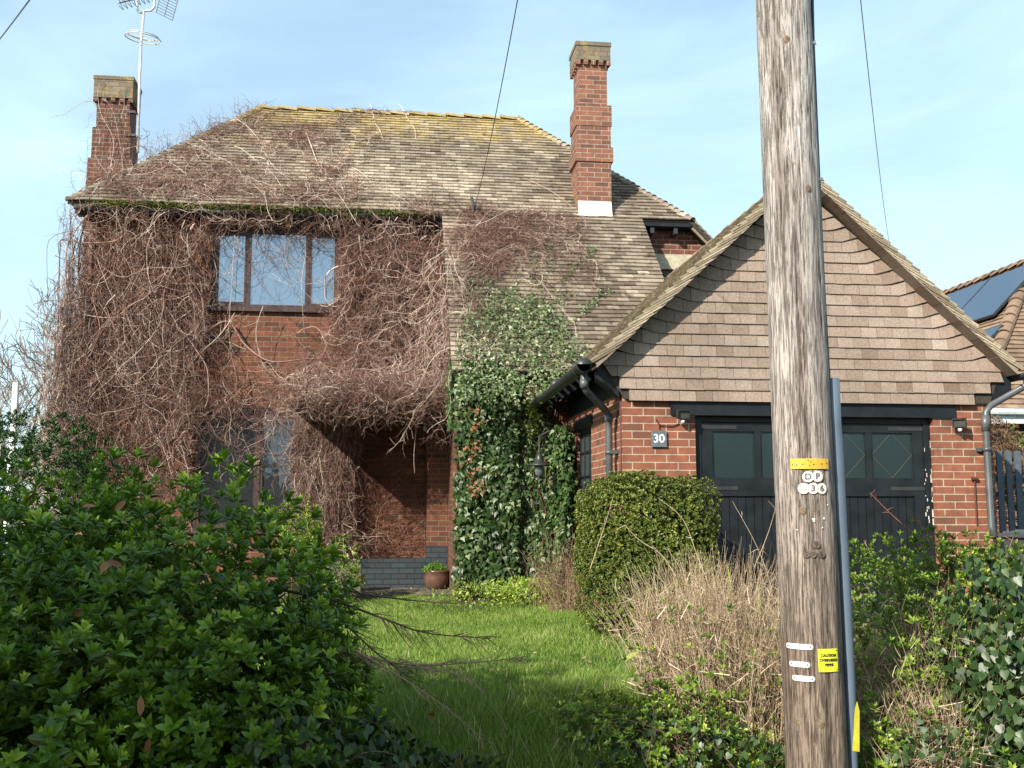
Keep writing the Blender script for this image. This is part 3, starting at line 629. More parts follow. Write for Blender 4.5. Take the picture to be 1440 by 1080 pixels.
# side window
sw = MB(); X_ = GX0+.03
for a, b, c, d in ((WY0, WY0+.05, WZ0, WZ1), (WY1-.05, WY1, WZ0, WZ1), (WY0+.05, WY1-.05, WZ0, WZ0+.05), (WY0+.05, WY1-.05, WZ1-.05, WZ1)): sw.box((X_, a, c), (X_+.05, b, d))
for k in (1, 2): y = WY0+(WY1-WY0)*k/3; sw.box((X_+.004, y-.012, WZ0+.05), (X_+.04, y+.012, WZ1-.05))
for k in (1, 2, 3): z = WZ0+(WZ1-WZ0)*k/4; sw.box((X_+.006, WY0+.05, z-.011), (X_+.038, WY1-.05, z+.011))
swo = sw.build('window', M['black_paint'], garage, bevel=.003)
g_ = MB(); g_.face([(X_+.02, WY1-.05, WZ0+.05), (X_+.02, WY0+.05, WZ0+.05), (X_+.02, WY0+.05, WZ1-.05), (X_+.02, WY1-.05, WZ1-.05)]); g_.build('pane', M['glass_side'], swo)
MB().box((GX0-.02, WY0-.1, WZ1+.002), (GX0-.001, WY1+.1, WZ1+.12)).build('lintel', M['black_paint'], garage)
# gutters and downpipes
def half_gutter(pts, r, mat, parent):
    m = MB(); pts = [Vector(p) for p in pts]; n = 10
    for k in range(len(pts)-1):
        p, q = pts[k], pts[k+1]; d = (q-p).normalized(); a = d.cross(Vector((0, 0, 1))).normalized(); b = Vector((0, 0, 1))
        for rr, fl in ((r, 1), (r-.005, -1)):
            R_ = [[c+a*math.cos(math.pi+math.pi*i/n)*rr+b*math.sin(math.pi+math.pi*i/n)*rr for i in range(n+1)] for c in (p, q)]
            for i in range(n): m.face([R_[0][i], R_[0][i+1], R_[1][i+1], R_[1][i]][::fl])
        for c in (p, q): m.face([c+a*math.cos(math.pi+math.pi*i/n)*r+b*math.sin(math.pi+math.pi*i/n)*r for i in range(n+1)])
    return m.build('gutter', mat, parent, True)
gt = half_gutter([(1.84, 9.74, 2.475), (1.84, 13.0, 2.43)], .066, M['black_plastic'], garage)
for y in (9.74, 10.0, 11.3, 12.5): MB().tube([(1.84, y, 2.465), (1.84, y+.05, 2.465)], .071, 12).build('union', M['black_plastic'], gt, True)
mb = MB(); mb.tube([(1.87, 9.90, 2.42), (1.87, 9.90, 2.29), (1.90, 9.93, 2.24), (2.13, 10.22, 2.10), (2.18, 10.28, 2.05), (2.185, 10.28, 1.9), (2.185, 10.28, 0)], .034, 12)
mb.tube([(1.87, 9.90, 2.35), (1.87, 9.90, 2.27)], .041, 12); mb.tube([(2.185, 10.28, 2.05), (2.185, 10.28, 1.98)], .042, 12); mb.tube([(2.185, 10.28, 1.70), (2.185, 10.28, 1.66)], .042, 12)
mb.box((2.19, 10.22, 1.665), (2.268, 10.34, 1.70)); mb.build('downpipe', M['grey_pipe'], garage, True)
half_gutter([(6.33, 9.78, 2.47), (6.33, 13.0, 2.44)], .055, M['grey_pipe'], garage)
mb = MB(); mb.tube([(6.40, 9.95, 2.45), (6.39, 9.96, 2.36), (6.02, 9.985, 2.16), (5.96, 9.985, 2.09), (5.95, 9.985, 1.9), (5.955, 9.985, .95), (5.965, 9.95, .85)], .034, 12)
mb.tube([(5.95, 9.985, 2.06), (5.95, 9.985, 1.9)], .041, 12); mb.tube([(5.95, 9.985, 1.74), (5.95, 9.985, 1.70)], .043, 12); mb.box((5.87, 10.01, 1.70), (6.03, 10.045, 1.735)); mb.build('downpipe', M['grey_pipe'], garage, True)
# thin cable down the left pier corner
mb = MB(); mb.tube([(2.262, 10.1, 2.2), (2.26, 10.1, 1.2), (2.262, 10.1, .3)], .006, 6); mb.build('cable', mat_plain('red brown cable', (.12, .03, .025), .5, .4), garage)
mb = MB(); mb.tube([(5.83, 10.03, 1.42), (5.83, 10.03, .98)], .008, 6); mb.tube([(5.80, 10.025, 1.43), (5.86, 10.025, 1.43)], .02, 6); mb.build('door_hook', mat_plain('rusty iron', (.10, .04, .03), .8, .2), garage)

# floodlights and number sign
def floodlight(p, yaw, label, twist=0):
    t = thing('floodlight', label, 'floodlight', p, 'floodlights above the garage doors')
    R = Matrix.Rotation(yaw, 3, 'Z') @ Matrix.Rotation(math.radians(14), 3, 'X'); p = Vector(p)
    def bx(m, a, b):
        c = [R @ Vector((x, y, z))+p for z in (a[2], b[2]) for x, y in ((a[0], a[1]), (b[0], a[1]), (b[0], b[1]), (a[0], b[1]))]; m.hexa(c[:4], c[4:])
    m = MB(); bx(m, (-.065, -.03, -.045), (.065, .012, -.035)); bx(m, (-.065, -.03, .035), (.065, .012, .045)); bx(m, (-.065, -.03, -.035), (-.054, .012, .035)); bx(m, (.054, -.03, -.035), (.065, .012, .035)); bx(m, (-.054, -.008, -.035), (.054, .010, .035)); 
    for i in range(7): bx(m, (-.05+i*.0155, .012, -.03), (-.045+i*.0155, .03, .03))
    m.build('housing', M['black_plastic'], t)
    m = MB(); bx(m, (-.053, -.014, -.034), (.053, -.009, .034)); m.build('lens', mat_plain('lamp lens', (.06, .065, .055), .25, .5), t)
    m = MB(); m.tube([p+R @ Vector((0, 0, -.045)), p+R @ Vector((0, .02, -.075)), p+Vector((0, .08, -.02))], .008, 8); m.build('bracket', M['black_plastic'], t)
    m = MB(); c = p+R @ Vector((0, -.01, -.068)); m.lathe([(.001, -.022), (.014, -.018), (.021, -.006), (.021, .006), (.012, .014), (.001, .016)], c, 12); m.build('motion_sensor', mat_plain('white sensor', (.6, .6, .58), .35, .4), t, True)
floodlight((2.845, 9.96, 2.035), .12, 'small black floodlight above the house number, left of the doors')
floodlight((5.66, 9.955, 1.98), -.65, 'small floodlight turned sideways beside the right-hand downpipe')
sg = thing('number_sign', 'small grey slate house number 30 on the brick pier', 'sign', (2.62, 10.04, 1.80))
MB().box((2.545, 10.022, 1.722), (2.697, 10.032, 1.876)).build('plate', mat_plain('slate', (.09, .11, .125), .55, .4), sg, bevel=.002)
FONT_MAT = {}
def text(parent, s_, size, loc, R, col, name='lettering', ext=.0008, bold=0, curve=None):
    cu = bpy.data.curves.new('t', 'FONT'); cu.body = s_; cu.size = size; cu.align_x = 'CENTER'; cu.align_y = 'CENTER'; cu.extrude = ext; cu.offset = bold
    ob = bpy.data.objects.new('t', cu); COL.objects.link(ob); bpy.context.view_layer.update()
    me = bpy.data.meshes.new_from_object(ob.evaluated_get(bpy.context.evaluated_depsgraph_get())); bpy.data.objects.remove(ob)
    mt = R.to_4x4(); mt.translation = Vector(loc or (0, 0, 0))
    if curve:
        for v in me.vertices: v.co = curve(v.co)
    else: me.transform(mt)
    me.name = name; me.materials.clear()
    if col not in FONT_MAT: FONT_MAT[col] = mat_plain('ink %d' % len(FONT_MAT), col, .6, .3, var=.05)
    return link(name, me, parent, FONT_MAT[col])
RF = Matrix(((1, 0, 0), (0, 0, -1), (0, 1, 0)))
text(sg, '30', .115, (2.62, 10.0205, 1.80), RF, (.8, .8, .8), bold=.001)
for dx in (-.062, .064): MB().box((2.62+dx-.004, 10.019, 1.797), (2.62+dx+.004, 10.0215, 1.805)).build('screw', M['white_metal'], sg)
mb = MB(); mb.tube([(2.63, 10.035, 1.95), (2.63, 10.04, 1.89)], .004, 5); mb.tube([(2.83, 10.04, 1.95), (2.76, 10.035, 1.925), (2.63, 10.035, 1.93), (2.60, 10.04, 1.99)], .005, 6)
tag(mb.build('light_cable', mat_plain('dark cable', (.04, .01, .012), .5, .4)), 'thin dark cable looping from the floodlight to above the number sign', 'cable')

# lantern near the ivy
lt = thing('wall_lantern', 'black coolie-shade lantern hanging beside the ivy under the gutter', 'lantern', (1.83, 12.6, 1.55))
mb = MB(); mb.lathe([(.001, .20), (.03, .19), (.04, .14), (.05, .10), (.13, .06), (.135, .045), (.12, .045), (.04, .08)], (1.83, 12.6, 1.6), 20); mb.build('shade', M['black_plastic'], lt, True)
mb = MB(); mb.lathe([(.05, .05), (.06, .0), (.05, -.06), (.001, -.09)], (1.83, 12.6, 1.6), 16); mb.build('globe', mat_plain('lamp glass', (.10, .12, .12), .15, .5), lt, True)
mb = MB(); mb.tube([(1.83, 12.6, 1.78), (1.83, 12.6, 2.0), (1.95, 12.6, 2.06), (2.25, 12.6, 2.05)], .012, 8); mb.build('bracket', M['black_plastic'], lt)
# porch pendant
pd = thing('porch_bulb', 'clear bulb hanging in the dark porch', 'lamp', (.56, 14.9, 2.2)); mb = MB(); mb.lathe([(.001, -.07), (.03, -.05), (.035, -.02), (.02, .02), (.015, .05), (.001, .05)], (.56, 14.9, 2.28), 12); mb.build('bulb', mat_plain('bulb glass', (.3, .3, .26), .1, .5), pd, True)
mb = MB(); mb.tube([(.56, 14.9, 2.33), (.56, 14.9, 2.578)], .006, 6); mb.build('flex', M['black_plastic'], pd)

# ---------------------------------------------------------------- TELEGRAPH POLE
P0 = Vector((1.962, 4.8, -.05)); P1 = Vector((1.915, 4.8, 3.6))
def pax(z): return P0+(P1-P0)*((z-P0.z)/(P1.z-P0.z))
def prad(z): return .1375-.0025*(z+.05)
pole = thing('telegraph_pole', 'weathered grey wooden telegraph pole with a blue-grey cable guard', 'pole', (1.965, 4.8, -.1))
def pole_mesh():
    nz_, na = 900, 140; zs = np.linspace(-.75, 6.2, nz_); an = np.linspace(0, 2*np.pi, na, endpoint=False)
    Z, A = np.meshgrid(zs, an, indexing='ij')
    # vertical fissures: sum of many narrow grooves of finite height
    D = np.zeros_like(Z)
    for i in range(3600):
        a0 = rng.uniform(0, 2*np.pi); z0 = rng.uniform(-.7, 6.2); wa = rng.uniform(.010, .028); hz = rng.uniform(.012, .10); d = rng.uniform(.001, .0042)
        i0 = max(0, int((z0-2.2*hz+.75)/6.95*nz_)); i1 = min(nz_, int((z0+2.2*hz+.75)/6.95*nz_)+1)
        if i1 <= i0: continue
        da = np.abs((A[i0:i1]-a0-.04*np.sin(Z[i0:i1]*9+a0)+np.pi) % (2*np.pi)-np.pi)
        D[i0:i1] -= d*np.exp(-(da/wa)**2-((Z[i0:i1]-z0)/hz)**2)
    D += .0012*np.sin(A*5+Z*1.3)+.001*np.sin(A*9-Z*2)+.0012*np.sin(A*2+Z*.9)
    R = (.1375-.0025*(Z+.05))+D+.001
    tt = (Z+.05)/3.65; X = P0.x+(P1.x-P0.x)*tt+R*np.cos(A); Y = P0.y+R*np.sin(A)
    g = Geo(); i = np.arange(nz_*na).reshape(nz_, na); j = np.roll(i, -1, 1)
    g.add(np.stack([X, Y, Z], -1), [np.stack([i[:-1], j[:-1], j[1:], i[1:]], -1).reshape(-1, 4)], (np.clip(.5+D*90, 0, 1)).ravel())
    t = NT('weathered pole wood'); o = t.obj()
    f1 = t.noise(t.mapv(o, (1, 1, .045)), 260, 5, .7); f2 = t.noise(t.mapv(o, (1, 1, .10)), 60, 6, .65, .4); big = t.noise(t.mapv(o, (1, 1, .3)), 3, 4)
    z = t.n('SeparateXYZ', None, Vector=o).outputs[2]; zf = t.n('MapRange', None, Value=z, From_Min=.4, From_Max=2.6).outputs[0]
    lo = t.ramp(f1, [(.3, (.07, .05, .042)), (.47, (.215, .165, .13)), (.68, (.37, .295, .235))]); hi = t.ramp(f1, [(.3, (.20, .175, .165)), (.47, (.42, .385, .36)), (.68, (.58, .55, .52))])
    c = t.mix(zf, lo, hi); f3 = t.noise(t.mapv(o, (1, 1, .055)), 105, 5, .65, .2); c = t.mix(.32, c, t.ramp(f2, [(.30, (.45, .42, .40)), (.50, (.95, .93, .92)), (.7, (1.1, 1.1, 1.08))]), 'MULTIPLY'); c = t.mix(.62, c, t.ramp(f3, [(.38, (.25, .21, .20)), (.47, (1, 1, 1))]), 'MULTIPLY')
    c = t.mix(1, c, t.ramp(t.attr(), [(.05, (.30, .26, .25)), (.45, (1, 1, 1))]), 'MULTIPLY')
    c = t.mix(t.ramp(big, [(.5, (0, 0, 0)), (.7, (.5, .5, .5))]), c, g3(.09, .065, .05))
    t.base(c, .85, .2); t.bump(t.math('ADD', t.math('MULTIPLY', f1, .5), t.ramp(f3, [(.38, (0, 0, 0)), (.5, (1, 1, 1))])), 1.0, .006)
    return g.build('pole', t.m, pole, True)
pole_o = pole_mesh()
def pole_pt(px, py):
    d = ray(px, py); lo_, hi_ = 3.5, 5.2
    for t_ in np.linspace(3.8/d[1], 5.2/d[1], 3000):
        p = CAMP+d*t_; a = pax(p[2])
        if math.hypot(p[0]-a.x, p[1]-a.y) <= prad(p[2])+.002: return math.atan2(p[1]-a.y, p[0]-a.x), p[2]
    a = pax(p[2]); return -1.0, p[2]
def wrap(a0, z0, off):
    off += .0012
    def f(c):
        z = z0+c.y; ax = pax(z); r = prad(z)+off+c.z; a = a0+c.x/prad(z); return Vector((ax.x+r*math.cos(a), ax.y+r*math.sin(a), z))
    return f
def bent(outline, a0, z0, off, th, ncut=9):
    """plate bent round the pole; outline is a list of (x,y) ccw, cut into vertical strips"""
    m = MB(); xs = [p[0] for p in outline]; x0, x1 = min(xs), max(xs); f = wrap(a0, z0, off)
    for i in range(ncut):
        a, b = x0+(x1-x0)*i/ncut, x0+(x1-x0)*(i+1)/ncut
        q = clip_poly(clip_poly(outline, (a, 1), (a, -1)), (b, -1), (b, 1))
        if len(q) < 3: continue
        top = [f(Vector((x, y, th))) for x, y in q]; bot = [f(Vector((x, y, 0))) for x, y in q]; m.hexa(bot, top)
    return m
def rect(w_, h): return [(-w_/2, -h/2), (w_/2, -h/2), (w_/2, h/2), (-w_/2, h/2)]
def disc(r, n=28): return [(r*math.cos(2*math.pi*i/n), r*math.sin(2*math.pi*i/n)) for i in range(n)]
def pill(w_, h, n=8):
    r = h/2; return [(w_/2-r+r*math.cos(-math.pi/2+math.pi*i/n), r*math.sin(-math.pi/2+math.pi*i/n)) for i in range(n+1)]+[(-w_/2+r+r*math.cos(math.pi/2+math.pi*i/n), r*math.sin(math.pi/2+math.pi*i/n)) for i in range(n+1)]
PPM = 1500/4.78
def plate(name, label, cat, px, py, outline, mat, off=.004, th=.0015, group=None):
    a0, z0 = pole_pt(px, py); ax = pax(z0); t = thing(name, label, cat, (ax.x+.14*math.cos(a0), ax.y+.14*math.sin(a0), z0), group)
    bent(outline, a0, z0, off, th).build('plate', mat, t); return t, a0, z0
def mat_printed(name, c): return mat_plain(name, c, .45, .4, var=.12, ns=30)
t, a0, z0 = plate('warning_sign', 'small yellow square sign reading CAUTION OVERHEAD FIBRE on the pole', 'sign', 1165, 928.5, rect(.094, .100), mat_printed('yellow sign', (.72, .74, .03)))
for k, s_ in enumerate(('CAUTION', 'OVERHEAD', 'FIBRE')): text(t, s_, .0165, None, RF, (.03, .03, .02), bold=.0009, curve=wrap(a0, z0+.021-.0205*k, .0062))
for dx, dy in ((-.04, .042), (.04, .042), (-.04, -.042), (.04, -.042)): bent(disc(.003, 8), a0+dx/.137, z0+dy, .0056, .001, 2).build('nail', M['black_plastic'], t)
t, a0, z0 = plate('marker_strip', 'mustard yellow nailed strip above the white letter discs', 'marker', 1140, 652, rect(.178, .047), mat_printed('mustard strip', (.55, .33, .04)))
for dx, dy in ((-.062, -.006), (-.035, -.002), (-.012, .016), (0, .008), (-.006, -.01), (.012, -.004), (.05, -.001), (-.08, -.004), (.078, .002)): bent(disc(.0032, 8), a0+dx/.137, z0+dy, .0056, .001, 2).build('nail', M['black_plastic'], t)
wd = mat_printed('white enamel', (.62, .58, .50))
for px, py, ch, wh in ((1136, 670.5, 'D', 'white disc with letter D on the pole, left of the P disc'), (1149, 670, 'P', 'white disc with letter P on the pole, right of the D disc'), (1130, 687, '2', 'white disc with faded number 2 on the pole, leftmost of its row'), (1143, 687, '3', 'white disc with number 3 on the pole, middle of its row'), (1155, 687, '6', 'white disc with number 6 on the pole, rightmost of its row')):
    t, a0, z0 = plate('number_disc', wh, 'disc', px, py, disc(.0245), wd, off=.004+(.0012 if ch in '3DP' else 0)+(.001 if ch == 'P' else 0), th=.0014, group='white letter and number discs on the pole')
    text(t, ch, .038, None, RF, (.36, .37, .32) if ch == '2' else (.10, .10, .13), bold=.0012, curve=wrap(a0, z0, .0062+(.0012 if ch in '3DP' else 0)+(.001 if ch == 'P' else 0)))
    bent(disc(.0022, 6), a0-.021/.137, z0-.002, .0082, .0006, 2).build('nail', M['black_plastic'], t)
od = mat_plain('corroded disc', (.12, .09, .075), .85, .2, var=.5, ns=60, bump=.8)
for px, py, ch, wh in ((1148, 766, 'P', 'corroded disc with letter P above three old discs on the pole'), (1134, 779, '2', 'corroded disc with number 2 low on the pole, leftmost of three'), (1143, 779, '3', 'corroded disc with number 3 low on the pole, middle of three'), (1155, 779, '6', 'corroded disc with number 6 low on the pole, rightmost of three')):
    t, a0, z0 = plate('number_disc', wh, 'disc', px, py, disc(.0165), od, off=.003, th=.003, group='corroded old discs on the pole')
    text(t, ch, .026, None, RF, (.045, .035, .03), curve=wrap(a0, z0, .0066))
al = mat_plain('stamped aluminium', (.72, .72, .72), .45, .5, .25, var=.25, ns=60, bump=.3)
for px, py, ww, wh in ((1123, 909, .128, 'plain white metal tag on the pole, topmost of three'), (1124, 934, .098, 'stamped metal tag on the pole, middle of three'), (1129.5, 954, .102, 'stamped metal tag on the pole, lowest of three')):
    t, a0, z0 = plate('metal_tag', wh, 'tag', px, py, pill(ww, .024), al, group='metal tags nailed to the pole')
    for sx in (-1, 1): bent(disc(.0042, 8), a0+sx*(ww/2-.012)/.137, z0, .0056, .001, 2).build('nail', M['grey_pipe'], t)
# white paint flecks, knots
fm = MB()
for px, py, r_ in ((1144, 731, .008), (1158, 729, .005), (1156, 742, .004), (1121, 745, .003), (1163, 710, .004)):
    a0, z0 = pole_pt(px, py); q = bent([(math.cos(k*.9)*r_*random.uniform(.5, 1.2), math.sin(k*.9)*r_*random.uniform(.6, 1.4)) for k in range(7)], a0, z0, .0035, .0008, 2)
    n0 = len(fm.v); fm.v += q.v; fm.t += q.t; fm.f += [[i+n0 for i in f] for f in q.f]; fm.uv += q.uv
fm.build('paint_fleck', mat_plain('white paint', (.75, .75, .75), .6, .3), pole)
for px, py in ((1129, 718), (1122, 1015), (1155, 1018), (1106, 55), (1137, 265)):
    a0, z0 = pole_pt(px, py); f = wrap(a0, z0, 0); m = MB(); rings = []
    for r_, h in ((.016, .0), (.012, .004), (.007, .003), (.003, .005)):
        rings.append([m.vert(f(Vector((r_*math.cos(k*.6283), r_*1.3*math.sin(k*.6283), h)))) for k in range(10)])
    for i in range(3):
        for k in range(10): m.f.append([rings[i][k], rings[i][(k+1) % 10], rings[i+1][(k+1) % 10], rings[i+1][k]]); m.uv.append([(0, 0)]*4)
    m.f.append(rings[3]); m.uv.append([(0, 0)]*10)
    m.build('knot', mat_plain('knot wood', (.17, .12, .08), .8, .2, var=.5, ns=80, bump=.6), pole, True)
# cable guard: C-shaped channel following measured edges, black cable above
def guard():
    m = MB(); pts = [(532, 1161, 1181), (600, 1164, 1184), (640, 1167, 1187), (700, 1170, 1190), (760, 1173, 1193), (768, 1175.5, 1193.5), (850, 1180, 1198), (950, 1185, 1203), (1080, 1190, 1207), (1150, 1193, 1210)]
    rings = []
    for py, xa, xb in pts:
        pa = atY(xa, py, 4.78); pb = atY(xb, py, 4.78); c = Vector(((pa[0]+pb[0])/2, 4.80, pa[2])); hw = (pb[0]-pa[0])/2
        sec = [(-hw, .03), (-hw*1.0, -.012), (-hw*.86, -.030), (-hw*.55, -.042), (0, -.047), (hw*.5, -.042), (hw*.85, -.028), (hw, -.006), (hw, .03)]
        rings.append([m.vert(c+Vector((x, y, 0))) for x, y in sec])
    for i in range(len(rings)-1):
        for k in range(8): m.f.append([rings[i+1][k], rings[i+1][k+1], rings[i][k+1], rings[i][k]]); m.uv.append([(0, 0)]*4)
    m.f.append(rings[0]); m.uv.append([(0, 0)]*9)
    return m.build('cable_guard', mat_plain('blue grey plastic', (.085, .115, .155), .42, .45, var=.08, ns=5), pole, True)
guard()
m = MB(); m.tube([tuple(atY(x, y, 4.80)) for x, y in ((1141, -60), (1143.5, 60), (1148, 170), (1153.5, 300), (1158, 400), (1162, 470), (1166, 545))], .0085, 8); m.build('cable', M['black_plastic'], pole, True)
m = MB(); 
for x, y in ((1142, 62), (1152.5, 253)):
    c = Vector(atY(x+1, y, 4.785)); m.box((c.x-.012, c.y-.02, c.z-.006), (c.x+.013, c.y-.006, c.z+.006))
m.build('clip', mat_plain('white clip', (.7, .7, .7), .4, .4), pole)
m = MB(); ps = [atY(x, y, 4.755) for x, y in ((1198.5, 1056), (1208.5, 1057), (1208.5, 1000), (1205, 986), (1202, 997))]; m.hexa([(p[0], p[1]+.0, p[2]) for p in ps], [(p[0]+.0, p[1]-.002, p[2]) for p in ps]); m.build('yellow_sticker', mat_plain('yellow vinyl', (.42, .38, .03), .5, .3), pole)

# overhead wires
def wire(p, q, sag, r, label, n=24):
    pts = [Vector(p).lerp(Vector(q), i/n)-Vector((0, 0, sag*4*(i/n)*(1-i/n))) for i in range(n+1)]
    return tag(MB().tube(pts, r, 6).build('overhead_wire', M['black_plastic'], None, True), label, 'wire', 'overhead telephone wires')
pA = atY(668, 290, 15.5); wire(tuple(pA), tuple(atY(735, -40, 7.5)), .12, .0045, 'thin black wire rising from the roof eaves across the ridge')
pB = atY(1251, 345, 20.0); wire(tuple(pB), tuple(atY(1204, -60, 8.5)), .3, .0045, 'thin black wire in the sky right of the telegraph pole')
pC = atY(-60, 125, 20.0); wire(tuple(pC), tuple(atY(60, -25, 9)), .05, .008, 'short black wire crossing the upper left corner of the sky')
m = MB(); m.tube([tuple(atY(663, 278, 15.60)), tuple(atY(668, 291, 15.48))], .02, 8); m.tube([tuple(atY(668, 291, 15.48)), tuple(atY(667, 300, 15.55))], .012, 6); m.build('wire_bracket', M['black_plastic'], house)

# ---------------------------------------------------------------- TV AERIAL
ae = thing('tv_aerial', 'tall white-masted television aerial strapped to the left chimney', 'aerial', (-4.25, 17.83, 7.0))
YA_ = 17.84
def A(px, py, dy=0): return Vector(atY(px, py, YA_+dy))
m = MB(); m.tube([A(194, 215), A(196, 120), A(198.5, 60), A(202.5, 15)], .022, 10); m.build('mast', M['white_metal'], ae, True)
m = MB(); m.tube([A(193, 2), A(193, 14), A(197, 18), A(204, 17)], .022, 8); m.tube([A(204, 15), A(212, 15), A(217, 10), A(217.5, -12)], .022, 8); m.build('cradle', M['white_metal'], ae, True)
m = MB(); m.tube([A(168, 4, -.2), A(217, -8), A(240, -14, .2)], .012, 6)
for i in range(8):
    x = 169+i*6.2; c = A(x, 4.2-i*1.6, -.2+i*.03)
    for sg_ in (-1, 1): m.tube([c+Vector((-.02, -.06, .05*sg_)), c+Vector((.035, .10, -.12*sg_*.6)), c+Vector((.0, -.09, -.09*sg_))], .006, 5)
m.build('boom', mat_plain('dull alloy', (.18, .18, .19), .5, .4, .4), ae)
m = MB(); q0, q1, q2, q3 = A(219, 17), A(243, 29), A(256, -20), A(232, -32)
for i in range(14):
    f_ = i/13; m.tube([q0.lerp(q3, f_), q1.lerp(q2, f_)], .005, 5)
for f_ in (.02, .5, .98): m.tube([q0.lerp(q1, f_), q3.lerp(q2, f_)], .007, 5)
m.build('reflector', mat_plain('dark alloy', (.10, .10, .11), .5, .4, .4), ae)
m = MB()
for rx, dz in ((.29, 0), (.25, .05)):
    c = A(201, 54)+Vector((0, 0, dz)); m.tube([c+Vector((rx*math.cos(a), rx*.9*math.sin(a), -.03*math.cos(a)+.02*math.sin(a))) for a in np.linspace(.6, 6.4, 30)], .010, 6)
c = A(199, 54); m.tube([c+Vector((-.22, -.05, .03)), c, c+Vector((.1, 0, -.02))], .012, 6)
m.build('ring_antenna', M['white_metal'], ae)
m = MB(); m.box((-4.36, 17.78, 7.72), (-4.22, 17.848, 7.76)); m.build('strap', M['black_plastic'], ae); m = MB(); m.box((-4.36, 17.78, 7.32), (-4.20, 17.848, 7.36)); m.build('strap', M['black_plastic'], ae)

# ---------------------------------------------------------------- POT
pc = Vector(atY(614, 826, 15.15)); pc.z = .03; PX, PY = pc.x, 15.15
pot = thing('plant_pot', 'round glossy brown pot in front of the blue brick plinth', 'pot', (PX, PY, .035))
MB().lathe([(.001, .037), (.12, .037), (.145, .06), (.175, .14), (.178, .2), (.168, .255), (.178, .27), (.18, .29), (.165, .295), (.155, .28), (.15, .25), (.001, .25)], (PX, PY, 0), 36).build('body', M['terracotta'], pot, True)
MB().lathe([(.001, .245), (.15, .252), (.151, .24)], (PX, PY, 0), 24).build('soil', mat_plain('soil', (.03, .022, .015), .95, .1), pot)
g = Geo(); n = 900; th_ = U(0, 6.28, n); rr = np.sqrt(U(0, 1, n))*.17; P = np.stack([PX-.02+rr*np.cos(th_), PY+rr*np.sin(th_), .27+U(0, .16, n)*(1-rr/.22)], 1)
leaves(g, P, rv(n)+np.array([0, -.2, .5]), rv(n)+np.array([0, -.5, .8]), U(.02, .045, n), U(.02, .035, n), U(0, 1, n), OVAL)
M['herb'] = mat_tint('bright herb', [(0, (.05, .11, .015)), (.6, (.12, .24, .03)), (1, (.22, .36, .06))], .5, .3, trans=.3)
hb = thing('potted_herb', 'bright green leafy plant growing in the brown pot', 'plant', (PX, PY, .26)); g.build('foliage', M['herb'], hb)
g = Geo(); nn_ = 14; th_ = U(0, 6.28, nn_); b0 = np.stack([PX+.03*np.cos(th_), PY+.03*np.sin(th_), np.full(nn_, .24)], 1); b1 = np.stack([PX+.11*np.cos(th_), PY+.11*np.sin(th_), np.full(nn_, .38)], 1); tubes(g, np.stack([b0, (b0+b1)/2, b1], 1), np.full((nn_, 3), .004), np.full(nn_, .3)); g.build('stem', M['herb'], hb)
# stone block beside step
tag(MB().box((-.62, 14.7, 0), (-.30, 15.1, .38)).build('garden_block', mat_plain('mossy stone', (.12, .12, .08), .9, .2, var=.5, ns=12, bump=.8), bevel=.03), 'low mossy stone block half hidden by the shrub left of the step', 'block')

# ---------------------------------------------------------------- NEIGHBOUR, FENCE, BINS
nb = thing('bungalow', 'neighbouring tiled bungalow with solar panels on its roof', 'house', (11, 16, 0))
ze = 2.62; nx, ny = 8.78, 15.0; rn = 3.1
def face_on(m, pts): m.face(pts)
mb = MB(); dk = MB()
tile_plane(mb, (nx, 0, ze), (0, -1, 0), (1, 0, 1), [(-26, 0), (-ny, 0), (-(ny+rn), rn*s2), (-(26), rn*s2)], .12, .18, lift=.03)
tile_plane(mb, (0, ny, ze), (1, 0, 0), (0, 1, 1), [(nx, 0), (nx+9, 0), (nx+9-rn, rn*s2), (nx+rn, rn*s2)], .12, .18, lift=.03)
deck(dk, (nx, 0, ze), (0, -1, 0), (1, 0, 1), [(-26, 0), (-ny, 0), (-(ny+rn), rn*s2), (-26, rn*s2)]); deck(dk, (0, ny, ze), (1, 0, 0), (0, 1, 1), [(nx, 0), (nx+9, 0), (nx+9-rn, rn*s2), (nx+rn, rn*s2)])
bonnets(mb, (nx, ny, ze+.02), (nx+rn, ny+rn, ze+rn+.02), .3, .12, .32, n=6); bonnets(mb, (nx+rn, ny+rn, ze+rn), (nx+rn, 26, ze+rn), .3, .12, .32, n=6)
mb.build('roof', M['tile_far'], nb); dk.build('roof_deck', M['deck'], nb)
mb = MB(); mb.box((nx+.35, ny+.35, -.1), (nx+8.6, 26, ze+.1)); mb.build('wall', M['brick_dull'], nb)
mb = MB(); mb.box((nx+.05, ny-.02, ze-.2), (nx+9, ny+.01, ze-.04)); mb.tube([(nx, ny-.07, ze-.03), (nx+9, ny-.07, ze-.03)], .05, 8); mb.build('fascia', mat_plain('white fascia', (.55, .6, .62), .5, .4), nb)
def panel(y0, y1, v0, v1, nm='solar_panel'):
    d = Vector((1, 0, 1)).normalized(); n_ = Vector((-1, 0, 1)).normalized()
    def q(y, v, h): return Vector((nx, y, ze))+d*v+n_*h
    m = MB(); m.hexa([q(y1, v0, .09), q(y0, v0, .09), q(y0, v1, .09), q(y1, v1, .09)], [q(y1, v0, .13), q(y0, v0, .13), q(y0, v1, .13), q(y1, v1, .13)])
    o = m.build(nm, M['black_plastic'], nb); m = MB(); e = .02; m.face([q(y1-e, v0+e, .133), q(y0+e, v0+e, .133), q(y0+e, v1-e, .133), q(y1-e, v1-e, .133)]); m.build('glass', M['solar'], o)
for i in range(5): panel(17.2+i*1.75, 17.2+i*1.75+1.72, 2.55, 3.65+.4)
for i in range(5): panel(16.4+i*1.75, 16.4+i*1.75+1.72, 1.05, 2.1)
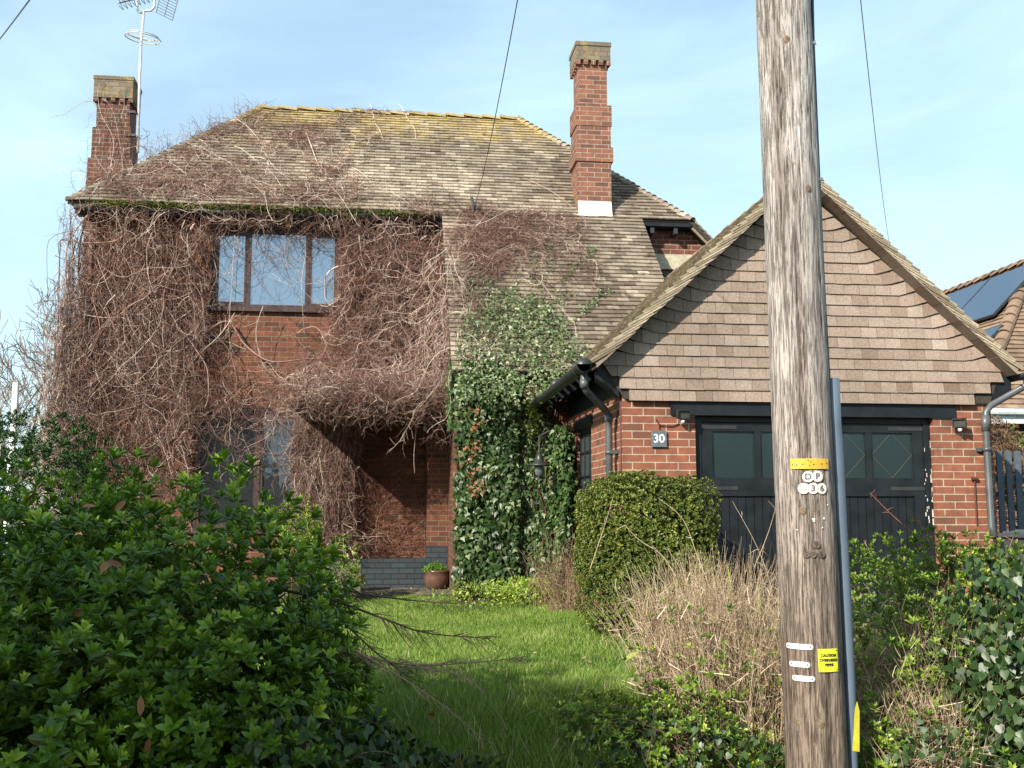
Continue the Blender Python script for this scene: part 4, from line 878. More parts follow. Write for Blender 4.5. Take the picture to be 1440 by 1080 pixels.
fe = thing('picket_fence', 'dark grey close-set picket fence beyond the garage corner', 'fence', (7.6, 11.9, 0))
for i in range(24):
    x = 6.75+i*.115; MB().box((x, 11.9, .0), (x+.075, 11.92, 1.82+random.uniform(-.02, .02))).build('picket', M['black_paint'] if i < 0 else M.setdefault('fence', mat_plain('grey fence paint', (.075, .095, .12), .7, .3, var=.3)), fe, bevel=.004)
MB().box((6.7, 11.925, 1.45), (9.5, 11.97, 1.53)).build('rail', M['fence'], fe); MB().box((6.7, 11.925, .4), (9.5, 11.97, .48)).build('rail', M['fence'], fe)
bn = thing('wheelie_bin', 'black wheelie bin with its lid just above the shrubs beside the garage', 'bin', (6.15, 9.4, 0))
M['bin'] = mat_plain('bin plastic', (.05, .058, .068), .45, .4, var=.2)
mb = MB(); c0 = lambda s_, z, cx=6.15, cy=9.4: [(cx-s_, cy-s_, z), (cx+s_, cy-s_, z), (cx+s_, cy+s_, z), (cx-s_, cy+s_, z)]
mb.hexa(c0(.22, .05), c0(.27, .86)); mb.build('body', M['bin'], bn, bevel=.02)
mb = MB(); mb.hexa(c0(.30, .865), c0(.29, .90)); mb.hexa(c0(.26, .901), c0(.18, .935)); mb.tube([(5.9, 9.70, .90), (6.4, 9.70, .90)], .018, 8); mb.build('lid', M['bin'], bn, bevel=.012)
mb = MB()
for x in (5.95, 6.35): mb.tube([(x-.03, 9.66, .09), (x+.03, 9.66, .09)], .09, 14)
mb.build('wheel', M['black_plastic'], bn)
b2 = bn.copy(); COL.objects.link(b2); b2.location.x += .66; b2.location.y += .15; b2['label'] = 'black wheelie bin at the right edge, beside the fence'; bn['group'] = b2['group'] = 'wheelie bins beside the garage'
for ch in [c for c in bpy.data.objects if c.parent == bn]: c = ch.copy(); COL.objects.link(c); c.parent = b2
tag(MB().tube([tuple(atY(20.5, 580, 20)), tuple(atY(23, 538, 20))], .06, 8).tube([(atY(20.5, 580, 20)[0]-.03, 20, 0), tuple(atY(20.5, 580, 20))], .06, 8).build('white_post', mat_plain('white painted post', (.8, .8, .8), .5, .4)), 'slender white post far behind the shrubs on the left', 'post')
#VEG
# ---------------------------------------------------------------- VEGETATION
M['twig'] = mat_tint('bare creeper stems', [(0, (.040, .019, .015)), (.4, (.165, .088, .068)), (.7, (.35, .225, .182)), (1, (.64, .54, .46))], .8, .2)
M['ivy'] = mat_tint('ivy leaves', [(0, (.007, .018, .006)), (.5, (.028, .060, .016)), (.85, (.080, .125, .038)), (1, (.20, .24, .12))], .40, .35, trans=.12)
M['ivy_dead'] = mat_tint('dying ivy leaves', [(0, (.12, .045, .02)), (1, (.28, .13, .055))], .6, .3)
M['laurel'] = mat_tint('glossy shrub leaves', [(0, (.022, .045, .006)), (.45, (.085, .165, .014)), (.8, (.20, .33, .025)), (1, (.40, .50, .07))], .32, .5, trans=.25)
M['box'] = mat_tint('box hedge leaves', [(0, (.025, .045, .008)), (.5, (.095, .13, .020)), (.85, (.20, .23, .04)), (1, (.34, .34, .12))], .4, .45, trans=.15)
M['shrubmix'] = mat_tint('mixed shrub leaves', [(0, (.04, .08, .010)), (.5, (.13, .21, .025)), (.85, (.25, .34, .045)), (1, (.40, .46, .10))], .42, .4, trans=.25)
M['grass'] = mat_tint('lawn grass', [(0, (.055, .098, .016)), (.5, (.145, .235, .034)), (.85, (.24, .34, .065)), (1, (.46, .44, .22))], .55, .3, trans=.35)
M['straw'] = mat_tint('dead straw', [(0, (.20, .13, .085)), (.5, (.46, .34, .22)), (1, (.70, .58, .42))], .75, .2, trans=.2)
M['brownleaf'] = mat_tint('brown twiggy growth', [(0, (.06, .04, .025)), (.5, (.17, .11, .07)), (1, (.32, .22, .14))], .8, .2)
M['dark_ever'] = mat_tint('dark evergreen', [(0, (.010, .03, .008)), (.5, (.025, .065, .014)), (1, (.06, .12, .025))], .5, .3)
M['bark'] = mat_plain('bark', (.10, .08, .06), .9, .2, var=.4, ns=12, bump=.6)
M['pale_twig'] = mat_tint('bare tree twigs', [(0, (.10, .08, .07)), (.6, (.22, .18, .15)), (1, (.35, .30, .25))], .85, .2)
BLADE = (np.array([[0, .5, 0], [0, -.5, 0], [.55, .38, .03], [.55, -.38, .03], [1, 0, -.05]]), [[0, 1, 3, 2], [2, 3, 4]])

def walk(start, ang, Mst, step, curl, target=None, pull=0.0):
    N = len(start); P = np.empty((N, Mst, 2)); P[:, 0] = start; a = ang.copy(); da = np.zeros(N)
    for i in range(1, Mst):
        da = da*.7+rng.normal(0, curl, N); a = a+da
        if target is not None: a = a+pull*np.sin(target-a)
        P[:, i, 0] = P[:, i-1, 0]+np.cos(a)*step; P[:, i, 1] = P[:, i-1, 1]+np.sin(a)*step
    return P
def smooth_off(N, Mst, lo, hi):
    k = U(0, 1, (N, 4)); t_ = np.linspace(0, 3, Mst); i = np.minimum(t_.astype(int), 2); f = t_-i; f = f*f*(3-2*f)
    return lo+(hi-lo)*(k[:, i]*(1-f)+k[:, i+1]*f)
def grow(g, P, r0, tint, side=0.0, slen=(.06, .22), gen=1, rs=.0022):
    N, Mst, _ = P.shape; tap = np.linspace(1, .35, Mst)[None]; R = np.broadcast_to(np.asarray(r0).reshape(-1, 1), (N, 1))*tap
    tubes(g, P, R, tint)
    if side > 0:
        k = rng.random((N, Mst)) < side; k[:, -1] = False; ii, jj = np.nonzero(k); n = len(ii)
        if n == 0: return
        d = norm(P[ii, np.minimum(jj+1, Mst-1)]-P[ii, jj]); q = norm(d*.6+rv(n)*.9); L_ = U(slen[0], slen[1], n)[:, None]
        pts = [P[ii, jj]]; cur = pts[0]; dr = q
        for s_ in range(4): dr = norm(dr+rv(n)*.35+np.array([0, 0, -.08])); cur = cur+dr*L_/4; pts.append(cur)
        S_ = np.stack(pts, 1); tt = np.clip(np.asarray(tint).reshape(-1)[ii]+rng.normal(0, .12, n), 0, 1)
        if gen > 1: grow(g, S_, rs, tt, .5, (slen[0]*.6, slen[1]*.6), gen-1, rs*.8)
        else: tubes(g, S_, np.full((n, 5), rs)*np.linspace(1, .5, 5)[None], tt)
def tints(n, pale=.14): return np.where(rng.random(n) < pale, U(.8, 1, n), np.clip(rng.normal(.42, .18, n), 0, .8))
def wallP(p2, off): return np.stack([p2[..., 0], YW-off, p2[..., 1]], -1)
def in_rect(p, x0, x1, z0, z1): return (p[..., 0] > x0) & (p[..., 0] < x1) & (p[..., 1] > z0) & (p[..., 1] < z1)
def avoid(p2, rects, keep):
    """stop walkers entering rects except a kept share"""
    bad = np.zeros(p2.shape[:2], bool)
    for (r_, kp) in rects:
        m = in_rect(p2, *r_); k_ = rng.random(len(p2)) < kp; m[k_] = False; bad |= m
    first = np.where(bad.any(1), bad.argmax(1), p2.shape[1]); ok = first > 2
    out = p2.copy()
    for i in np.nonzero(first < p2.shape[1])[0]: out[i, max(first[i]-1, 0):] = out[i, max(first[i]-1, 0)]
    return out, ok
RECTS = [((-2.56, -.72, 4.14, 5.27), .07), ((-2.60, -.85, 3.25, 4.05), .30), ((-2.72, -1.3, .6, 2.55), .10), ((-.42, .88, .0, 2.45), .0)]
# --- creeper on the front wall
cw = thing('bare_creeper', 'tangle of bare brown creeper stems smothering the front wall of the house', 'creeper', (-3.5, 15.8, 0))
g = Geo()
def hang(n, x0, x1, z0, z1, Mst, step, off, curl=.12, pull=.10, side=.35, r=(.0022, .0055), xp=None, target=-math.pi/2, gen=1, spread=.7, rects=RECTS):
    st = np.stack([U(x0, x1, n), U(z0, z1, n)], 1)
    p, ok = avoid(walk(st, rng.normal(target, spread, n), Mst, step, curl, target, pull), rects, 0)
    o_ = smooth_off(n, Mst, *off); P = wallP(p, o_)[ok]; k = len(P)
    P[..., 2] = np.maximum(P[..., 2], .05); P[..., 0] = np.maximum(P[..., 0], -4.5-U(0, 1, k)[:, None]**2*.16)
    grow(g, P, U(r[0], r[1], k), tints(k), side, gen=gen)
hang(390, -4.5, -2.65, 3.6, 5.5, 30, .075, (.03, .40), side=.28, curl=.13, pull=.12)
hang(24, -4.5, -2.65, 4.4, 5.5, 40, .09, (.05, .35), side=.25, curl=.12, pull=.10, r=(.010, .018))
hang(26, -.7, .8, 4.2, 5.5, 30, .07, (.05, .40), side=.25, curl=.18, pull=.08, r=(.009, .016))
hang(260, -4.6, .8, 5.3, 5.5, 14, .06, (.30, .46), curl=.22, pull=.10, side=.3, spread=1.0)
hang(340, -4.5, -2.60, 2.0, 4.4, 26, .065, (.03, .38), side=.35, curl=.14, pull=.11)
hang(170, -4.3, -2.60, 2.0, 4.6, 24, .06, (.03, .30), curl=.28, pull=.02, spread=2)
hang(260, -.70, .85, 4.2, 5.45, 26, .07, (.05, .45), side=.5, curl=.18)
hang(400, -.75, .85, 3.0, 4.8, 22, .07, (.05, .50), side=.5, curl=.25, pull=.04, spread=1.4)
hang(110, -2.65, -.6, 5.2, 5.5, 16, .05, (.05, .30), curl=.25, pull=.05, side=.3, spread=1.2)
hang(45, -2.55, -.7, 5.2, 5.5, 30, .05, (.05, .30), curl=.16, pull=.05, side=.25, rects=[])
hang(60, -2.6, -.8, 2.7, 3.8, 24, .06, (.03, .25), curl=.25, pull=.02, spread=3, target=-.2)
hang(140, -2.8, -.9, 2.3, 3.0, 22, .05, (.05, .30), curl=.2, rects=[((-2.72, -1.3, .6, 2.45), .65), ((-.42, .88, 0, 2.45), 0)])
# thick old limb sweeping below the window
m_ = [atY(*q, 15.78) for q in ((285, 470), (320, 455), (345, 485), (380, 508), (430, 505), (480, 505), (520, 520))]
P = np.array(m_)[None]; 
def spline(P, n=40):
    P = np.asarray(P, float); t_ = np.linspace(0, len(P)-1, n); i = np.clip(t_.astype(int), 0, len(P)-2); f = (t_-i)[:, None]
    pm = P[np.clip(i-1, 0, None)]; p0 = P[i]; p1 = P[i+1]; p2 = P[np.clip(i+2, None, len(P)-1)]
    return .5*((2*p0)+(-pm+p1)*f+(2*pm-5*p0+4*p1-p2)*f*f+(-pm+3*p0-3*p1+p2)*f**3)
for q, r_, tn in ((((285, 470), (320, 452), (345, 485), (380, 508), (430, 505), (480, 503), (520, 520)), .022, .6), (((250, 560), (270, 510), (310, 470), (330, 440)), .012, .95), (((150, 480), (170, 500), (180, 530), (205, 545)), .010, 1), (((300, 300), (275, 330), (262, 380), (268, 430)), .013, .6), (((530, 310), (560, 350), (585, 420), (575, 520)), .014, .9), (((640, 310), (650, 380), (655, 460), (650, 560)), .012, .95), (((622, 320), (610, 380), (600, 440), (560, 500), (500, 540)), .014, .8), (((508, 440), (510, 480), (540, 500), (570, 540)), .011, 1), (((330, 330), (326, 400), (322, 470), (330, 520)), .006, .95), (((370, 430), (360, 470), (375, 520), (420, 545)), .006, .95), (((418, 330), (430, 350), (424, 400), (428, 470)), .006, .9), (((120, 300), (110, 380), (125, 470), (118, 560)), .014, .3)):
    L3 = spline([atY(*a, 15.9-U(.1, .3)) for a in q])[None]; grow(g, L3, r_, [tn], .35, (.1, .35))
g.build('stem', M['twig'], cw)
# side mass hanging off the left corner
g = Geo()
def cloud_hang(n, x, y, z, Mst, step, curl=.18, r=(.003, .006), pull=.12, side=.5, tgt=-math.pi/2, pale=.16, spread=.8, hi=99):
    st = np.stack([U(*x, n), U(*z, n)], 1); p = walk(st, rng.normal(tgt, spread, n), Mst, step, curl, tgt, pull)
    yy = np.minimum(U(*y, n)[:, None]+smooth_off(n, Mst, -.2, .2), 15.88 if y[1] < 15.89 else 99); lim = -4.56-.10*np.maximum(0, 3.6-p[..., 1])-U(0, 1, n)[:, None]**3*.22; P = np.stack([np.minimum(np.maximum(p[..., 0], lim), hi-U(0, .1, n)[:, None]), yy, np.maximum(p[..., 1], .05)], -1); grow(g, P, U(*r, n), tints(n, pale), side)
cloud_hang(230, (-4.66, -4.32), (15.5, 17.0), (3.4, 5.4), 26, .07, curl=.12, side=.4)
cloud_hang(190, (-4.7, -4.35), (15.4, 16.6), (2.0, 4.0), 24, .07, curl=.14)
cloud_hang(150, (-4.9, -4.4), (15.4, 16.4), (1.2, 2.9), 18, .06, curl=.3, pull=.02, spread=3)
cloud_hang(16, (-4.7, -4.5), (15.4, 16.0), (3.2, 5.4), 9, .05, tgt=2.9, curl=.25, side=.2)
g.build('side_growth', M['twig'], cw)
# --- creeper over the porch canopy with its hanging curtain
pcx = thing('porch_creeper', 'bare creeper heaped on the porch canopy and hanging in a curtain to its left', 'creeper', (-.8, 15.4, 0)); g = Geo()
cloud_hang(520, (-1.28, -.50), (15.55, 15.85), (1.2, 2.75), 18, .05, curl=.10, pull=.2, r=(.002, .004), side=.5, spread=.4, hi=-.36)
cloud_hang(60, (-.62, -.32), (15.6, 15.85), (1.5, 2.4), 10, .05, curl=.15, pull=.2, r=(.002, .004), side=.5)
cloud_hang(160, (-1.2, -.50), (15.55, 15.85), (.9, 1.8), 14, .05, curl=.14, pull=.2, r=(.002, .004), side=.5, spread=.4, hi=-.36)
cloud_hang(330, (-1.25, .85), (14.4, 15.7), (2.6, 3.1), 18, .055, curl=.3, pull=.0, r=(.003, .006), side=.7, tgt=0, spread=3)
cloud_hang(330, (-1.2, .85), (14.1, 14.4), (2.52, 2.9), 8, .05, curl=.25, pull=.02, r=(.002, .005), side=.6, tgt=0, spread=3)
cloud_hang(50, (-.8, -.3), (15.5, 15.8), (.55, 1.0), 10, .05, curl=.2, tgt=-.6, side=.4, pale=.4)
cloud_hang(330, (-1.3, .85), (14.12, 14.28), (2.48, 2.66), 9, .045, curl=.3, pull=.05, r=(.002, .005), side=.7, tgt=0, spread=3)
L3 = spline([atY(*a, 14.6) for a in ((583, 560), (585, 600), (582, 640), (583, 665))])[None]; grow(g, L3, .006, [.9], 0)
g.build('stem', M['twig'], pcx)
pw_ = thing('wall_creeper', 'fine bare creeper netting on the sunlit back wall of the porch', 'creeper', (.1, 15.85, .4)); g = Geo()
n = 520; st = np.stack([U(-.55, .6, n), U(.45, 2.3, n)], 1); p = walk(st, rng.normal(.1, .5, n)+math.pi*(rng.random(n) < .5), 16, .05, .12); p[..., 0] = np.clip(p[..., 0], -.6, .61); p[..., 1] = np.clip(p[..., 1], .44, 2.4)
grow(g, wallP(p, smooth_off(n, 16, .005, .04)), U(.0015, .0032, n), U(.05, .62, n), .4, (.03, .10)); 
n = 26; st = np.stack([U(-.5, .5, n), U(.44, .9, n)], 1); p = walk(st, rng.normal(1.5, .8, n), 14, .05, .2); p[..., 0] = np.clip(p[..., 0], -.6, .6); grow(g, wallP(p, smooth_off(n, 14, .03, .12)), U(.002, .004, n), U(.5, 1, n), .4, (.03, .12))
g.build('stem', mat_tint('red brown creeper', [(0, (.05, .02, .015)), (.5, (.17, .075, .05)), (1, (.42, .28, .21))], .8, .2), pw_)
# --- creeper on the roof
def roofP(u, v, h): return np.stack([u, YE+(v-h)/s2, ZE+(v+h)/s2], -1)
rc = thing('roof_creeper', 'bare creeper stems sprawling over the left half of the tiled roof', 'creeper', (-3, 16.5, 6)); g = Geo()
def roof_walk(n, u, v, ang, Mst, step, curl=.12, hgt=(.02, .10), r=(.003, .006), side=.4, pale=.15, slen=(.05, .2), tgt=None, pull=0):
    st = np.stack([u, v], 1); p = walk(st, ang, Mst, step, curl, tgt, pull)
    p[..., 1] = np.clip(p[..., 1], -.1, rl-.02); P = roofP(p[..., 0], p[..., 1], smooth_off(n, Mst, *hgt)); grow(g, P, U(*r, n), tints(n, pale), side, slen)
# clump paths in (u,v) given as photo points on the slope
def slope_uv(px, py):
    d = ray(px, py); t_ = (ZE-YE-CAMP[2]+CAMP[1])/(d[2]-d[1]); p = CAMP+d*t_; return p[0], (p[1]-YE)*s2
for path, k, sp in ((((200, 262), (230, 240), (280, 215), (330, 185), (370, 165)), 150, .13), (((340, 180), (400, 190), (440, 200), (470, 170), (560, 155)), 130, .12), (((500, 285), (470, 250), (440, 215), (425, 190)), 120, .12), (((300, 285), (290, 260), (270, 230)), 60, .12), (((330, 270), (350, 235), (400, 200)), 50, .14), (((130, 280), (180, 268), (260, 270)), 60, .10), (((560, 290), (600, 300), (700, 310), (760, 320)), 120, .12), (((440, 290), (420, 270), (360, 280)), 40, .1), (((460, 270), (480, 230), (520, 190)), 50, .12)):
    uv_ = np.array([slope_uv(*q) for q in path]); t_ = U(0, len(path)-1, k); i = np.minimum(t_.astype(int), len(path)-2); f = (t_-i)[:, None]
    st = uv_[i]*(1-f)+uv_[i+1]*f+rng.normal(0, sp, (k, 2)); d_ = uv_[i+1]-uv_[i]; an = np.arctan2(d_[:, 1], d_[:, 0])+rng.normal(0, .7, k)
    roof_walk(k, st[:, 0], st[:, 1], an, 12, .045, .2, r=(.0025, .005), side=.8, slen=(.04, .14))
for q in (((430, 190), (450, 240), (480, 285), (505, 320)), ((330, 170), (365, 200), (385, 240), (430, 270)), ((280, 200), (310, 225), (350, 255)), ((495, 240), (540, 270), (590, 300)), ((330, 210), (375, 240), (410, 290)), ((240, 235), (280, 260), (320, 285)), ((520, 150), (530, 180), (540, 200)), ((560, 150), (580, 180), (585, 200))):
    uv_ = spline([list(slope_uv(*a)) for a in q], 30); P = roofP(uv_[:, 0], uv_[:, 1], .05+.03*np.sin(np.arange(30)*.4))[None]; grow(g, P, .007, [.95], .4, (.06, .25))
roof_walk(190, U(-4.5, -.4, 190), U(-.05, .5, 190), rng.normal(1.1, .5, 190), 16, .07, .15, side=.4)
roof_walk(110, U(-4.0, -1.5, 110), U(.3, 2.4, 110), rng.normal(-.7, .6, 110), 16, .06, .15, side=.4)
# fringe above the left hip, against the sky
n = 150; t_ = U(.15, 1.0, n); B0 = np.stack([XL+RUN*t_, YE+RUN*t_, ZE+RUN*t_+.03], 1); a = U(.3, 2.9, n); L_ = U(.012, .05, n)[:, None]
pts = [B0]; dr = np.stack([np.cos(a), rng.normal(0, .3, n), np.abs(np.sin(a))], 1)
for i in range(9): dr = norm(dr+rv(n)*.22); pts.append(pts[-1]+dr*L_)
grow(g, np.stack(pts, 1), U(.002, .004, n), U(.1, .6, n), .5, (.03, .12))
g.build('stem', M['twig'], rc)
# matted creeper on the catslide
cm = thing('matted_creeper', 'reddish brown creeper matted on the catslide roof above the ivy', 'creeper', (1.6, 15, 5)); g = Geo()
def px_on_slope(poly, n):
    """random points of a photo-space polygon, on the catslide plane"""
    xs = [p[0] for p in poly]; ys = [p[1] for p in poly]; out = []
    while len(out) < n:
        x, y = random.uniform(min(xs), max(xs)), random.uniform(min(ys), max(ys)); c = False; j = len(poly)-1
        for i in range(len(poly)):
            if (poly[i][1] > y) != (poly[j][1] > y) and x < (poly[j][0]-poly[i][0])*(y-poly[i][1])/(poly[j][1]-poly[i][1])+poly[i][0]: c = not c
            j = i
        if c: out.append(slope_uv(x, y))
    return np.array(out)
for poly, n, a0 in ((((642, 300), (700, 300), (800, 310), (812, 330), (790, 345), (720, 360), (690, 400), (645, 400)), 420, 0), (((640, 320), (720, 330), (700, 370), (650, 385)), 300, -.6), (((700, 350), (820, 345), (840, 400), (760, 420)), 90, -.5)):
    st = px_on_slope(poly, n); p = walk(st, rng.normal(a0, 1.0, n), 12, .05, .25); p[..., 0] = np.maximum(p[..., 0], .82); grow(g, roofP(p[..., 0], p[..., 1], smooth_off(n, 12, .02, .14)), U(.0025, .0055, n), np.clip(tints(n, .08)-.05, 0, 1), .8, (.04, .16))
cloud_hang(190, (.66, .98), (13.0, 15.6), (2.7, 4.9), 20, .06, curl=.14, pull=.12, r=(.0025, .005), side=.4, pale=.35)
st = px_on_slope(((640, 400), (690, 430), (690, 520), (642, 540)), 60); p = walk(st, rng.normal(1.5, .5, 60), 14, .06, .2); grow(g, roofP(p[..., 0], p[..., 1], smooth_off(60, 14, .05, .25)), U(.003, .005, 60), tints(60, .4), .4)
for q in (((735, 255), (790, 285), (820, 310), (818, 335), (790, 345)), ((640, 320), (680, 350), (720, 370)), ((750, 395), (800, 450), (810, 480)), ((810, 345), (835, 370), (838, 400))):
    uv_ = spline([list(slope_uv(*a)) for a in q], 30); P = roofP(uv_[:, 0], uv_[:, 1], .06+.03*np.sin(np.arange(30)*.4))[None]; grow(g, P, .005, [.85], .4, (.05, .2))
g.build('stem', M['twig'], cm)
# strands on left chimney
cc = thing('chimney_creeper', 'thin bare creeper strands trailing over the dark left chimney', 'creeper', (-4.5, 17.7, 6)); g = Geo()
for q, tn in ((((150, 255), (160, 200), (142, 160), (138, 125), (150, 108)), .9), (((175, 250), (168, 200), (160, 160), (148, 140)), .8), (((136, 150), (125, 142), (110, 148), (92, 160), (72, 165)), .6), (((200, 180), (207, 190), (205, 215), (190, 230)), .4), (((160, 250), (155, 210), (165, 180), (150, 150)), .5), (((180, 240), (172, 205), (178, 180)), .4), (((196, 205), (215, 215), (222, 235)), .4)):
    P = spline([atY(*a, 17.75) for a in q], 30)[None]; grow(g, P, .005, [tn], .5, (.05, .18))
n = 40; st = np.stack([U(-4.85, -4.4, n), U(6.2, 7.6, n)], 1); p = walk(st, rng.normal(1.5, .5, n), 14, .05, .15); p[..., 0] = np.clip(p[..., 0], -4.95, -4.3); P = np.stack([p[..., 0], 17.78-smooth_off(n, 14, .0, .08), p[..., 1]], -1); grow(g, P, U(.002, .004, n), tints(n), .4, (.04, .12))
g.build('stem', M['twig'], cc)

# --- IVY
def vnoise(x, y, s_, seed=0):
    return (np.sin(x*s_+seed)*np.cos(y*s_*1.3+seed*2)+np.sin(x*s_*2.1+y*s_*1.7+seed)*.6+np.cos(x*s_*3.7-y*s_*2.9)*.4)/2
iv = thing('ivy', 'dense dark green ivy cloaking the wall beside the porch and spreading up the roof', 'ivy', (1.4, 13, 0)); g = Geo(); gd = Geo()
def ivy_wall(n, x, z, y0, bul, axis='y', Ls=(.045, .085), tb=0):
    a = U(*x, n); b = U(*z, n); k = vnoise(a, b, 5, 1) > -.55+U(-.5, .5, n)*.9; a, b = a[k], b[k]; n = len(a)
    off = U(0, 1, n)**.6*(bul*(.65+.35*vnoise(a, b, 3.1, 4)))+.02
    nn = norm(np.array([0, -1, .45]) + rv(n)*.55) if axis == 'y' else norm(np.array([-1, -.35, .45])+rv(n)*.55)
    P = np.stack([a, y0-off, b], 1) if axis == 'y' else np.stack([y0-off, a, b], 1)
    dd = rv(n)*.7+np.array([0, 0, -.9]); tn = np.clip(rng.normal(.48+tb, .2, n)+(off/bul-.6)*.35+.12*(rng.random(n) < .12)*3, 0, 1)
    leaves(g, P, dd, nn, U(*Ls, n), U(*Ls, n)*.8, tn, IVY)
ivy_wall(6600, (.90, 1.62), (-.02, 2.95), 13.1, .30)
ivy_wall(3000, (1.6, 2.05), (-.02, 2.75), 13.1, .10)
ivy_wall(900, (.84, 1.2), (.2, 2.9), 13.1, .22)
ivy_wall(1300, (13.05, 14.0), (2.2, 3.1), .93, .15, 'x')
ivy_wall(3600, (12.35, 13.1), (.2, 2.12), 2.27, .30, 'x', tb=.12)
n = 80; a = rng.normal(1.06, .08, n); b = U(1.3, 2.35, n); leaves(gd, np.stack([a, 12.83-U(0, .06, n), b], 1), rv(n)+np.array([0, 0, -.8]), rv(n)*.5+np.array([0, -1, .3]), U(.03, .06, n), U(.03, .05, n), U(0, 1, n), IVY)
def ivy_slope(uv_, hmax, Ls, tb=0):
    n = len(uv_); h = U(0, 1, n)**.7*hmax+.02; P = roofP(uv_[:, 0], uv_[:, 1], h); nn = norm(np.array([0, -.7, .7])+rv(n)*.6); dd = rv(n)+np.array([0, -.5, -.5])
    leaves(g, P, dd, nn, U(*Ls, n), U(*Ls, n)*.8, np.clip(rng.normal(.58+tb, .22, n)+.12*(rng.random(n) < .2)*3, 0, 1), IVY)
ivy_slope(px_on_slope(((642, 470), (700, 420), (760, 440), (800, 480), (845, 520), (838, 555), (800, 575), (640, 575)), 3300), .22, (.030, .052), .24)  # leaf tint raised on the slope so the upper ivy looks sunlit
ivy_slope(px_on_slope(((655, 395), (700, 405), (790, 440), (800, 480), (645, 480)), 750), .12, (.03, .045), .26)
ivy_slope(px_on_slope(((650, 370), (690, 390), (690, 430), (650, 440)), 160), .10, (.025, .045), -.1)
for q, k, w_ in ((((700, 450), (728, 390), (712, 355)), 240, .05), (((745, 440), (750, 380), (742, 345)), 240, .05), (((757, 430), (772, 380), (770, 350)), 170, .04), (((765, 450), (800, 390), (836, 354)), 300, .045), (((775, 480), (820, 440), (852, 412)), 260, .04), (((690, 430), (690, 390), (680, 375)), 120, .06), (((785, 430), (810, 415)), 60, .05)):
    c = spline([list(slope_uv(*a)) for a in q], 60); i = rng.integers(0, 60, k); ivy_slope(c[i]+rng.normal(0, w_, (k, 2)), .06, (.022, .04), .15)
    P = roofP(c[:, 0], c[:, 1], np.full(60, .02))[None]; tubes(g, P, np.full((1, 60), .006), [.1])
g.build('foliage', M['ivy'], iv); gd.build('withered_leaves', M['ivy_dead'], iv)
g = Geo(); n = 90; st = np.stack([U(.95, 2.0, n), U(0, 2, n)], 1); p = walk(st, rng.normal(1.57, .3, n), 20, .07, .1, 1.57, .1); p[..., 0] = np.clip(p[..., 0], .94, 2.1); p[..., 1] = np.clip(p[..., 1], 0, 2.9); tubes(g, np.stack([p[..., 0], 13.09-smooth_off(n, 20, .01, .08), p[..., 1]], -1), np.full((n, 20), .006), U(0, .5, n)); g.build('stem', M['twig'], iv)
# clump growing in gutter end
gc = thing('gutter_sedum', 'tuft of moss and reddish stems growing from the far end of the gutter', 'plant', (1.87, 13.6, 2.4)); g = Geo()
n = 700; P = np.stack([1.81+rng.normal(0, .05, n), 12.95+rng.normal(0, .08, n), 2.47-U(0, 1, n)**1.2*.42], 1); leaves(g, P, rv(n)+np.array([-.2, -.3, -.6]), rv(n), U(.02, .05, n), U(.01, .025, n), U(0, 1, n), OVAL); g.build('moss', M['moss'], gc)
g = Geo(); n = 160; B0 = np.stack([1.81+rng.normal(0, .04, n), 12.9+rng.normal(0, .10, n), np.full(n, 2.45)], 1); pts = [B0]; dr = norm(np.stack([rng.normal(-.4, .5, n), rng.normal(0, .4, n), np.ones(n)], 1))
for i in range(4): dr = norm(dr+rv(n)*.15); pts.append(pts[-1]+dr*U(.02, .055, n)[:, None])
tubes(g, np.stack(pts, 1), np.full((n, 5), .0035), U(.3, 1, n)); g.build('stem', M['brownleaf'], gc)

# --- SHRUBS
def se_points(n, c, r, p=2.6, depth=(.72, 1.02), lump=.08, zmin=None, seed=0, dirs=None):
    d = rv(n) if dirs is None else dirs; R = np.array(r); rad = 1/((np.abs(d/R)**p).sum(1))**(1/p)
    lum = 1+lump*(np.sin(d[:, 0]*7+seed)+np.sin(d[:, 1]*9+seed*2)*.8+np.sin(d[:, 2]*8+d[:, 0]*5+seed*3)+.6*np.sin(d[:, 0]*17+d[:, 2]*13+seed))/1.8
    f = U(*depth, n); P = np.array(c)+d*(rad*lum*f)[:, None]
    nn = norm(np.sign(d)*np.abs(d/R)**(p-1)/R); k = P[:, 2] > (gz(P[:, 0], P[:, 1])-.02 if zmin is None else zmin)
    return P[k], nn[k], f[k]
def rosettes(g, P, nn, k, L_, W_, tint, upb=.6, spread=(.35, 1.2), shape=LEAF, droop=0):
    n = len(P); ax = norm(nn+rv(n)*.35+np.array([0, 0, upb])); ref = rv(n); a1 = norm(np.cross(ax, ref)); a2 = np.cross(ax, a1)
    ph = U(0, 6.28, n)[:, None]+np.arange(k)[None]*2.4; el = np.linspace(spread[0], spread[1], k)[None]+rng.normal(0, .12, (n, k))
    D = ax[:, None]*np.cos(el)[..., None]+(a1[:, None]*np.cos(ph)[..., None]+a2[:, None]*np.sin(ph)[..., None])*np.sin(el)[..., None]
    D[..., 2] -= droop
    B_ = P[:, None]-ax[:, None]*(np.arange(k)[None, :, None]*.005*(L_[0]/.06))
    Nn = ax[:, None]*1.0-D*.5+0*D; Ls = U(L_[0], L_[1], (n, 1))*np.linspace(.65, 1, k)[None]*U(.8, 1.15, (n, k)); 
    tn = np.clip(np.asarray(tint)[:, None]+np.linspace(.22, -.1, k)[None]+rng.normal(0, .08, (n, k)), 0, 1)
    leaves(g, B_.reshape(-1, 3), D.reshape(-1, 3), Nn.reshape(-1, 3), Ls.ravel(), Ls.ravel()*W_, tn.ravel(), shape)
